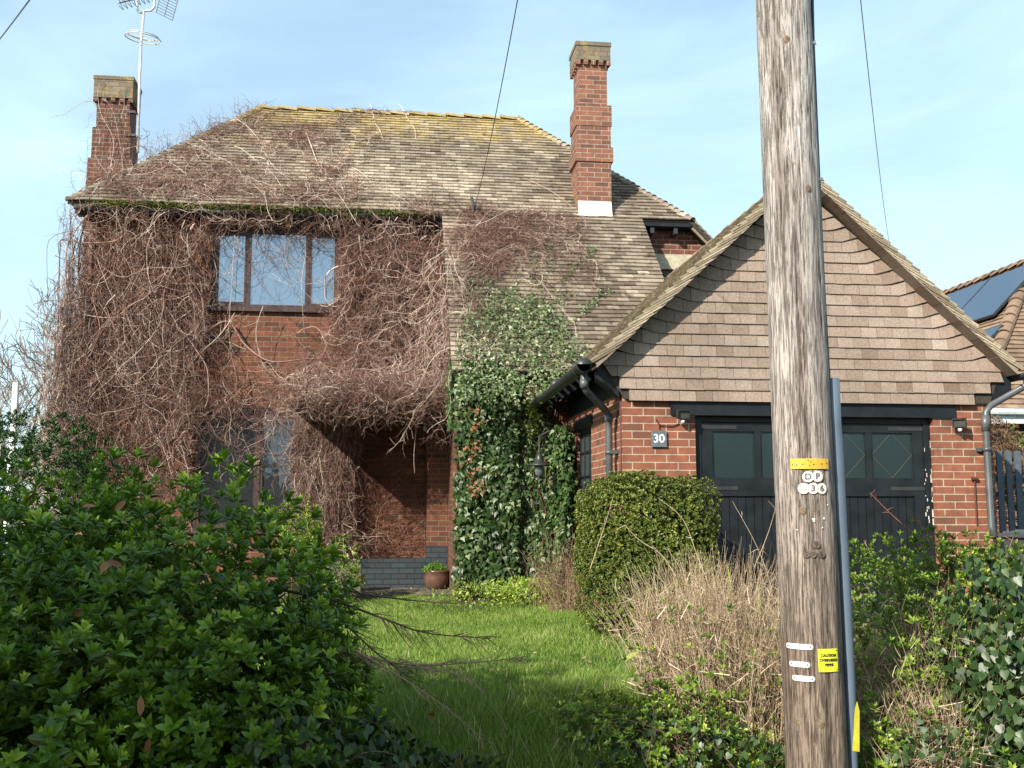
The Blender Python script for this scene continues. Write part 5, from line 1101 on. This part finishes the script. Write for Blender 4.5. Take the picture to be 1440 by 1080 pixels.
def stems_from(g, c, P, r0, tint, n=60, j=.1):
    k = rng.choice(len(P), min(n, len(P)), replace=False); E_ = P[k]; n = len(k); B0 = np.array(c)+rng.normal(0, j, (n, 3))*np.array([1, 1, 0]); t_ = np.linspace(0, 1, 10)[None, :, None]
    mid = (B0+E_)/2+rng.normal(0, .08, (n, 3))+np.array([0, 0, .1]); Pp = (1-t_)**2*B0[:, None]+2*t_*(1-t_)*mid[:, None]+t_**2*E_[:, None]; tubes(g, Pp, r0*np.linspace(1, .3, 10)[None]*np.ones((n, 1)), U(*tint, n), 4)
def shrub(name, label, base, parts, mat, k, L_, W_, group=None, stem_mat=None, tb=.4, upb=.6, p=2.6, shape=LEAF, depth=(.70, 1.02), front=None, spread=(.35, 1.2), nst=70, lump=.08):
    t = thing(name, label, 'shrub' if 'hedge' not in name else 'hedge', base, group); g = Geo(); allP = []
    for i, (n, c, r) in enumerate(parts):
        P, nn, f = se_points(n, c, r, p, depth, seed=i*1.3+len(name), lump=lump)
        if front is not None:
            kf = (nn@np.array(front)) > -.35; P, nn, f = P[kf], nn[kf], f[kf]
        tn = tb+rng.normal(0, .14, len(P))+.16*vnoise(P[:, 0]+P[:, 1], P[:, 2], 3.3, 2)+.3*(rng.random(len(P)) < .06); rosettes(g, P, nn, k, L_, W_, tn, upb, shape=shape, spread=spread); allP.append(P)
    g.build('foliage', mat, t); g = Geo(); stems_from(g, (base[0], base[1], base[2]), np.concatenate(allP), .008 if nst > 50 else .0035, (0, .4), nst); g.build('stem', stem_mat or M['brownleaf'], t); return t
shrub('broadleaf_shrub', 'big glossy green broadleaf shrub filling the lower left', (-1.6, 5.3, -.1), [(5400, (-1.85, 5.5, -.05), (1.15, 1.15, 1.41)), (5600, (-1.05, 5.3, -.03), (.92, .95, 1.38)), (2300, (-.62, 4.9, -.15), (.58, .65, 1.14)), (900, (-1.5, 4.4, -.2), (.7, .5, 1.0)), (1300, (-.42, 5.3, -.1), (.42, .5, 1.05))], M['laurel'], 9, (.045, .080), .46, depth=(.55, 1.0), front=(0, -.8, .6), tb=.48, lump=.055, upb=.8)
shrub('conifer_shrub', 'dark feathery evergreen shrub behind the broadleaf shrub at the left edge', (-3.0, 8.6, 0), [(6500, (-2.75, 8.7, .52), (.95, .9, 1.32))], M['dark_ever'], 8, (.04, .07), .28, tb=.5, front=(.2, -.8, .6))
shrub('small_shrub', 'light green leafy shrub under the hanging creeper curtain', (-1.05, 13.4, 0), [(420, (-1.02, 13.5, .75), (.26, .25, .62)), (260, (-.6, 13.6, .35), (.35, .3, .45))], M['shrubmix'], 7, (.05, .08), .3, tb=.5)
shrub('box_hedge', 'clipped rounded box hedge in front of the left garage pier', (2.28, 9.1, .1), [(21000, (2.24, 9.15, .86), (.55, .52, .555))], M['box'], 7, (.020, .034), .62, tb=.5, p=6.5, depth=(.60, 1.0), upb=.3, front=(0, -.8, .6), lump=.05)
shrub('box_hedge', 'loose lower skirt of box leaves at the foot of the clipped hedge', (2.0, 8.9, .1), [(3500, (2.05, 8.9, .45), (.42, .42, .52))], M['box'], 7, (.018, .03), .62, tb=.5, depth=(.7, 1.0), upb=.3, front=(0, -.8, .6))
shrub('bank_shrub', 'mixed bright green shrub on the bank right of the pole', (3.1, 6.3, .0), [(2000, (2.95, 6.2, .30), (.62, .5, .68)), (2400, (3.7, 6.3, .3), (.7, .5, .66)), (900, (2.72, 5.5, .15), (.42, .4, .60)), (800, (3.1, 5.4, .1), (.5, .4, .62)), (900, (2.38, 5.1, -.15), (.3, .25, .42)), (700, (3.0, 4.9, -.2), (.4, .25, .4))], M['shrubmix'], 7, (.03, .055), .40, tb=.45, upb=.9, front=(0, -.8, .6), depth=(.6, 1.05), nst=160)
shrub('low_shrub', 'low bright green leafy plants at the foot of the dead grass left of the pole', (1.45, 5.0, 0), [(1000, (1.42, 5.2, -.15), (.40, .35, .38)), (500, (1.1, 5.6, -.12), (.3, .3, .28))], M['shrubmix'], 6, (.025, .045), .5, tb=.4, front=(0, -.8, .6), nst=40)
g = Geo(); P, nn, f = se_points(130, (-1.2, 5.2, 0), (1.5, 1.0, 1.3), 2.6, (.9, 1.0)); leaves(g, P, rv(len(P)), nn+rv(len(P))*.5, U(.05, .08, len(P)), U(.025, .035, len(P)), U(.3, 1, len(P)), LEAF)
g.build('withered_leaves', M['ivy_dead'], bpy.data.objects['broadleaf_shrub'])
def ivy_mound(name, label, base, parts, L_=(.05, .085), tb=-.05, mat='ivy'):
    t = thing(name, label, 'ivy', base); g = Geo()
    for i, (n, c, r) in enumerate(parts):
        P, nn, f = se_points(n, c, r, 2.6, (.78, 1.05), seed=i+3); dd = rv(len(P))*.7+np.array([0, 0, -.9])-nn*.1
        leaves(g, P, dd, norm(nn+rv(len(P))*.45+np.array([0, -.2, .3])), U(*L_, len(P)), U(*L_, len(P))*.85, np.clip(rng.normal(.45+tb, .17, len(P))+.2*(rng.random(len(P)) < .02), 0, 1), HEART)
    g.build('foliage', M[mat], t); g = Geo(); stems_from(g, base, P, .005, (0, .4), 40); g.build('stem', M['brownleaf'], t)
ivy_mound('ivy_mound', 'dark heart-leaved ivy mound at the right edge', (3.35, 5.1, 0), [(6500, (3.34, 5.15, .05), (.58, .55, .80)), (1800, (3.1, 4.85, -.1), (.36, .4, .6))], (.032, .056), -.06)
ivy_mound('ivy_mound', 'low dark ivy sprawling on the ground beneath the broadleaf shrub', (-.35, 4.6, 0), [(2600, (-.30, 4.75, -.20), (.52, .5, .46))], (.03, .05), -.1)
ivy_mound('ivy_mound', 'low ivy and bramble leaves at the foot of the dead grass', (1.55, 5.1, -.2), [(1800, (1.45, 5.15, -.25), (.55, .4, .36))], (.025, .045), .0)
ivy_mound('ivy_mound', 'dark ivy and weeds carpeting the bank between the pole and the right-hand ivy mound', (2.6, 5.0, -.2), [(1900, (2.62, 5.0, -.30), (.42, .4, .42))], (.025, .045), .0)
ivy_mound('ivy_mound', 'dark ground ivy at the bottom of the lawn beside the broadleaf shrub', (.3, 5.1, -.2), [(1300, (.25, 5.05, -.30), (.40, .35, .32))], (.022, .04), -.08)

# --- GRASSES
def blades(g, X, Y, Ls, Ws, tn, lean=.35, z0=None):
    n = len(X); P = np.stack([X, Y, (gz(X, Y) if z0 is None else z0)-.005], 1); D = np.stack([rng.normal(0, lean, n), rng.normal(0, lean, n), np.ones(n)], 1)
    leaves(g, P, D, rv(n)*np.array([1, 1, .1])+np.array([0, -.6, 0]), Ls, Ws, tn, BLADE)
g = Geo(); n = 210000; Y = 4.9+(U(0, 1, n)**1.25)*9.6; X = U(-.9, 1, n)*0+U(-1.6, 3.3, n)*(.55+.45*Y/14)
pn = vnoise(X, Y, 2.1, 2); tn = np.clip(.52+.16*pn+rng.normal(0, .16, n)+.5*(rng.random(n) < .05)-.25*(vnoise(X, Y, 6.3, 5) > .55), 0, 1)
far = Y > 13.9+.25*np.sin(X*5); keep = ~far; X, Y, tn, pn = X[keep], Y[keep], tn[keep], pn[keep]; n = len(X)
blades(g, X, Y, U(.025, .07, n)*(1+.35*pn+.5*(Y < 6)), U(.0035, .006, n), tn, .45); tag(g.build('lawn_grass', M['grass']), 'bright green lawn grass, shaggy towards the street', 'grass', kind='stuff')
g = Geo(); n = 26000; X = U(-.4, 1.9, n); Y = U(4.8, 6.3, n); blades(g, X, Y, U(.06, .17, n), U(.003, .006, n), np.clip(rng.normal(.5, .2, n), 0, 1), .5)
n = 2200; X = U(-.2, 2.6, n); Y = U(4.8, 6.2, n); g2 = Geo(); blades(g2, X, Y, U(.08, .22, n), U(.002, .004, n), U(0, 1, n), .7)
tag(g.build('rough_grass', M['grass']), 'longer rough green grass in the shade at the street edge', 'grass', kind='stuff'); tag(g2.build('dry_litter', M['straw']), 'dry straw and litter lying in the rough grass', 'litter', kind='stuff')
def straw(label, n, cx, cy, rx, ry, h, mat='straw', name='dead_grass', base=(0, 0, 0), r=(.0012, .0024), lean=.14, side=.12):
    t = thing(name, label, 'dry grass', base); g = Geo(); a = U(0, 6.28, n); q = np.sqrt(U(0, 1, n)); X = cx+rx*q*np.cos(a); Y = cy+ry*q*np.sin(a); H = U(h[0], h[1], n)*(1-.25*q**2); pts = [np.stack([X, Y, gz(X, Y)], 1)]; dr = norm(np.stack([rng.normal(0, lean, n)+(X-cx)*.12, rng.normal(0, lean, n), np.ones(n)], 1))
    for i in range(8): dr = norm(dr+rv(n)*.07+np.stack([rng.normal(0, .02, n), np.zeros(n), -.02*i*np.ones(n)], 1)); pts.append(pts[-1]+dr*(H/8)[:, None])
    P = np.stack(pts, 1); grow(g, P, U(*r, n), U(0, 1, n), side, (.03, .10)); g.build('stem', M[mat], t)
    g = Geo(); k = n*2; i = rng.integers(0, n, k); j = rng.integers(1, 7, k); leaves(g, P[i, j], rv(k)+np.array([0, 0, .3]), rv(k), U(.06, .2, k), U(.003, .006, k), U(0, 1, k), BLADE); g.build('dead_leaves', M[mat], t)
straw('thick clump of dead straw-coloured grass left of the pole', 2500, 1.86, 5.8, .44, .55, (.4, 1.0), base=(1.78, 5.75, 0), lean=.17)
straw('sparse dead stems tangled through the shrub right of the pole', 1500, 3.0, 5.5, .75, .5, (.3, .95), base=(3.0, 5.8, 0), lean=.3)
straw('dead stems at the bank foot between the pole and the ivy mound', 1300, 2.62, 5.1, .38, .3, (.2, .55), base=(2.62, 5.1, 0), lean=.35)
straw('withered brown flower stalks in the bed below the ivy wall', 90, 1.95, 12.0, .4, .5, (.3, 1.0), mat='brownleaf', base=(2.0, 12.1, 0), r=(.002, .004), lean=.2, side=.5)
straw('dry brown stalks between the clipped hedge and the garage side wall', 120, 1.9, 10.8, .25, .6, (.4, .95), mat='brownleaf', base=(1.9, 10.6, 0), r=(.002, .004), lean=.2, side=.6)
shrub('low_shrub', 'sparse green bramble leaves mixed through the dead grass clump', (1.75, 5.6, 0), [(420, (1.72, 5.6, .15), (.42, .4, .45))], M['shrubmix'], 5, (.03, .05), .55, tb=.4, front=(0, -.8, .6), depth=(.5, 1.1), nst=20)
# groundcover
g = Geo(); n = 5200; X = rng.normal(1.9, .45, n); Y = rng.normal(12.5, .32, n); P = np.stack([X, Y, gz(X, Y)+U(0, .20, n)], 1); leaves(g, P, rv(n)+np.array([0, -.3, .4]), rv(n)*.6+np.array([0, -.4, 1]), U(.03, .06, n), U(.02, .04, n), U(.3, 1, n), OVAL); tag(g.build('ground_cover', M['shrubmix']), 'low bright green leafy ground cover at the edge of the lawn', 'ground cover', kind='stuff')
g = Geo(); n = 2600; X = U(.85, 1.5, n); Y = U(12.4, 13.0, n); P = np.stack([X, Y, U(0, 1, n)*.32*(1.55-X)/.7+.0], 1); leaves(g, P, rv(n)+np.array([0, -.3, .2]), rv(n)+np.array([0, -.6, .8]), U(.03, .05, n), U(.02, .04, n), U(0, 1, n), IVY); ct = thing('cotoneaster', 'low small-leaved sprawling shrub at the foot of the ivy by the pot', 'shrub', (1.1, 12.7, 0)); g.build('foliage', M['box'], ct)
g = Geo(); n = 420; X = np.concatenate([U(-.6, 2.6, 300), U(-1.2, .8, 120)]); Y = np.concatenate([U(5.4, 13.5, 300), U(14.4, 15.4, 120)]); Z = np.concatenate([gz(X[:300], Y[:300])+U(.02, .06, 300), np.full(120, .045)])
leaves(g, np.stack([X, Y, Z], 1), rv(n)*np.array([1, 1, .3]), rv(n)*.5+np.array([0, 0, 1]), U(.025, .055, n), U(.02, .04, n), U(.2, 1, n), OVAL); tag(g.build('fallen_leaves', M['brownleaf']), 'fallen brown leaves scattered over lawn and paving', 'leaves', kind='stuff')
# red and brown whips rising in front of the doors
wp = thing('bramble', 'thin reddish bramble canes arching in front of the garage doors', 'bramble', (3.0, 6.0, 0)); g = Geo()
for q, tn in ((((1330, 830), (1290, 760), (1250, 720), (1223, 693)), .5), (((1345, 830), (1310, 770), (1295, 740), (1292, 720)), .5), (((1360, 850), (1330, 790), (1300, 745), (1277, 720)), .4), (((1250, 830), (1230, 790), (1215, 760)), .8), (((1400, 830), (1385, 780), (1370, 760)), .4), (((1420, 840), (1415, 790), (1425, 755)), .6)):
    P = spline([atY(*a, 6.2) for a in q], 30)[None]; tubes(g, P, np.full((1, 30), .004)*np.linspace(1.2, .6, 30)[None], [tn]); grow(g, P, .003, [tn], .3, (.02, .06))
g.build('cane', mat_tint('red canes', [(0, (.10, .03, .025)), (.5, (.22, .08, .06)), (1, (.35, .24, .17))], .6, .3), wp)
wp = thing('bramble', 'long pale dead canes leaning across the clipped hedge and dead grass', 'bramble', (1.7, 6.4, 0)); g = Geo()
for q, tn in ((((1090, 900), (1085, 830), (1065, 770), (1030, 705)), .7), (((1000, 830), (980, 780), (960, 730), (925, 700)), .8), (((950, 810), (930, 780), (900, 760), (878, 738)), .8), (((1060, 800), (1080, 750), (1092, 710)), .6), (((830, 800), (850, 740), (862, 700)), .6)):
    P = spline([atY(*a, 6.4) for a in q], 30)[None]; grow(g, P, .0035, [tn], .15, (.03, .08))
g.build('cane', M['straw'], wp)
for (x0, y0, x1, y1, lb) in ((878, 928, 917, 903, 'pale yellow-green strap leaf lying at the lawn edge of the dead grass'), (1272, 985, 1282, 910, 'tall yellow-green strap leaf in the shrub right of the pole'), (1068, 870, 1066, 820, 'upright yellow-green strap leaf in the dead grass beside the pole'), (1028, 860, 1024, 790, 'upright yellow-green strap leaf in the middle of the dead grass')):
    g = Geo(); a = atY(x0, y0, 5.9); b = atY(x1, y1, 5.9); leaves(g, a[None], (b-a)[None], np.array([[0, -1, .3]]), np.linalg.norm(b-a), .022, .95, BLADE); tag(g.build('strap_leaf', M['shrubmix']), lb, 'leaf')
# dead conifer branch
db = thing('dead_branch', 'bare brown conifer branches reaching right from the broadleaf shrub over the lawn', 'branch', (-.3, 5.3, .3)); g = Geo()
def pinnate(q, Yd, r0, tn, dens, sl, ang=.7, upd=.0):
    P = spline([atY(a[0], a[1], Yd+(a[2] if len(a) > 2 else 0)) for a in q], 40); tubes(g, P[None], (r0*np.linspace(1, .25, 40))[None], [tn], 5)
    n = dens; i = rng.integers(6, 39, n); d = norm(P[np.minimum(i+1, 39)]-P[i-1]); sd = np.where(rng.random(n) < .5, 1, -1)[:, None]; lat = norm(np.cross(d, np.array([0, -.5, 1.])))*sd
    dr = norm(d*.8+lat*ang+rv(n)*.2+np.array([0, 0, upd-.15])); L_ = (U(*sl, n)*(1.15-.5*i/40))[:, None]; pts = [P[i]]
    for s_ in range(4): dr = norm(dr+rv(n)*.1); pts.append(pts[-1]+dr*L_/4)
    tubes(g, np.stack(pts, 1), np.full((n, 5), r0*.28)*np.linspace(1, .5, 5)[None], np.clip(tn+rng.normal(0, .1, n), 0, 1))
pinnate(((420, 800), (480, 828, .1), (560, 842, .2), (640, 848, .2), (690, 843, .2)), 5.4, .007, .25, 60, (.08, .2))
pinnate(((400, 830), (470, 845), (540, 870), (600, 890), (690, 898)), 5.3, .008, .2, 60, (.08, .2))
pinnate(((430, 900), (500, 920), (580, 935), (660, 932), (735, 925)), 5.0, .006, .6, 110, (.06, .16))
pinnate(((500, 915), (560, 950), (620, 990), (680, 1040)), 4.8, .005, .7, 40, (.04, .12))
pinnate(((560, 925), (600, 940), (650, 950), (680, 972)), 4.95, .004, .75, 60, (.03, .08))
pinnate(((400, 780), (470, 860), (520, 910), (570, 950)), 5.3, .008, .15, 50, (.08, .25))
g.build('branch', mat_tint('dead branch wood', [(0, (.03, .024, .02)), (.5, (.14, .085, .06)), (1, (.40, .26, .18))], .85, .2), db)

# --- background trees
def bare_tree(name, label, base, h, spread, nlv=5, group=None, seed=1, r=.09):
    rr = random.Random(seed); t = thing(name, label, 'tree', base, group); segs = []
    tr = MB()
    def br(p, d, L_, rad, lv):
        pts = [Vector(p)]; dd = Vector(d).normalized()
        for i in range(4): dd = (dd+Vector((rr.gauss(0, .12), rr.gauss(0, .12), rr.gauss(.03, .08)))).normalized(); pts.append(pts[-1]+dd*L_/4)
        if lv == 0: tr.tube(pts, [rad*(1-.35*i/4) for i in range(5)], 7, False)
        else: segs.append((pts, rad))
        if lv >= nlv: return
        for k in range(rr.randint(3, 4) if lv < 4 else 3):
            i = rr.randint(1, 4); a = dd.cross(Vector((rr.gauss(0, 1), rr.gauss(0, 1), rr.gauss(0, 1)))).normalized(); nd = (dd*.8+a*rr.uniform(.5, 1.0)*spread+Vector((0, 0, .15))).normalized()
            br(pts[i], nd, L_*rr.uniform(.6, .82), rad*.62*(1-.1*i), lv+1)
    br(base, (0.05, 0, 1), h*.32, r, 0); tr.build('trunk', M['bark'], t, True)
    g = Geo(); P = np.array([[list(q) for q in s_[0]] for s_ in segs]); R = np.array([[s_[1]*(1-.35*i/4) for i in range(5)] for s_ in segs]); tubes(g, P, np.maximum(R, .008), U(0, 1, len(P)), 3); g.build('crown', M['pale_twig'], t)
bare_tree('bare_tree', 'leafless pale-branched tree beyond the left side of the house', (-7.35, 23, 0), 9.6, 1.0, 6, None, 3, .13)
bare_tree('bare_tree', 'smaller leafless tree at the far left edge', (-9.3, 27, 0), 9.6, .95, 6, None, 8, .11)
shrub('garden_hedge', 'distant evergreen hedge beyond the left of the house', (-10, 30, 0), [(3000, (-11, 31, .6), (5.5, 1.0, 2.0))], M['dark_ever'], 6, (.12, .22), .5, tb=.6, front=(0, -1, .2))
shrub('clipped_bush', 'tan twiggy bush beside the picket fence', (7.45, 12.6, 0), [(1500, (7.50, 12.7, 1.72), (.48, .4, .55))], M['brownleaf'], 6, (.05, .09), .12, tb=.6, front=(0, -1, .2), nst=30)
shrub('hedge_plant', 'green leafy bush just showing at the right edge above the fence', (8.6, 12.8, 0), [(900, (8.55, 13.1, 1.5), (.6, .5, .75))], M['shrubmix'], 6, (.05, .08), .5, tb=.4, front=(0, -1, .2), nst=20)
# unseen evergreens added at left to shade shrub and foreground, and hedge across the street
def evergreen(label, c, r, n, base, L_=(.10, .2), group=None):
    t = thing('evergreen_tree', label, 'tree', base, group); g = Geo(); P, nn, f = se_points(n, c, r, 2.2, (.45, 1.05), seed=5, zmin=-1); rosettes(g, P, nn, 6, L_, .5, rng.normal(.5, .15, len(P))); g.build('crown', M['dark_ever'], t); m = MB(); m.tube([base, (c[0], c[1], c[2])], [.16, .08], 8); m.build('trunk', M['bark'], t, True)
evergreen('dense unseen evergreen tree added left of the viewpoint to shade the near shrub', (-5.4, .7, 3.1), (2.0, 1.9, 2.05), 3000, (-5.3, .7, -.6))
evergreen('compact unseen evergreen tree added beside the larger one to darken the foreground', (-4.75, .2, 3.1), (1.15, 1.2, 1.85), 4200, (-4.75, .2, -.6), (.08, .15))
for i, x in enumerate((-13, -7, -1, 5, 11, 17)): evergreen('evergreen tree across the street, %s in the row from its west end' % ('first', 'second', 'third', 'fourth', 'fifth', 'sixth')[i], (x, -13, 1.8), (3.3, 1.5, 2.6), 1500, (x, -13, -.6), (.25, .45), 'evergreens across the street')
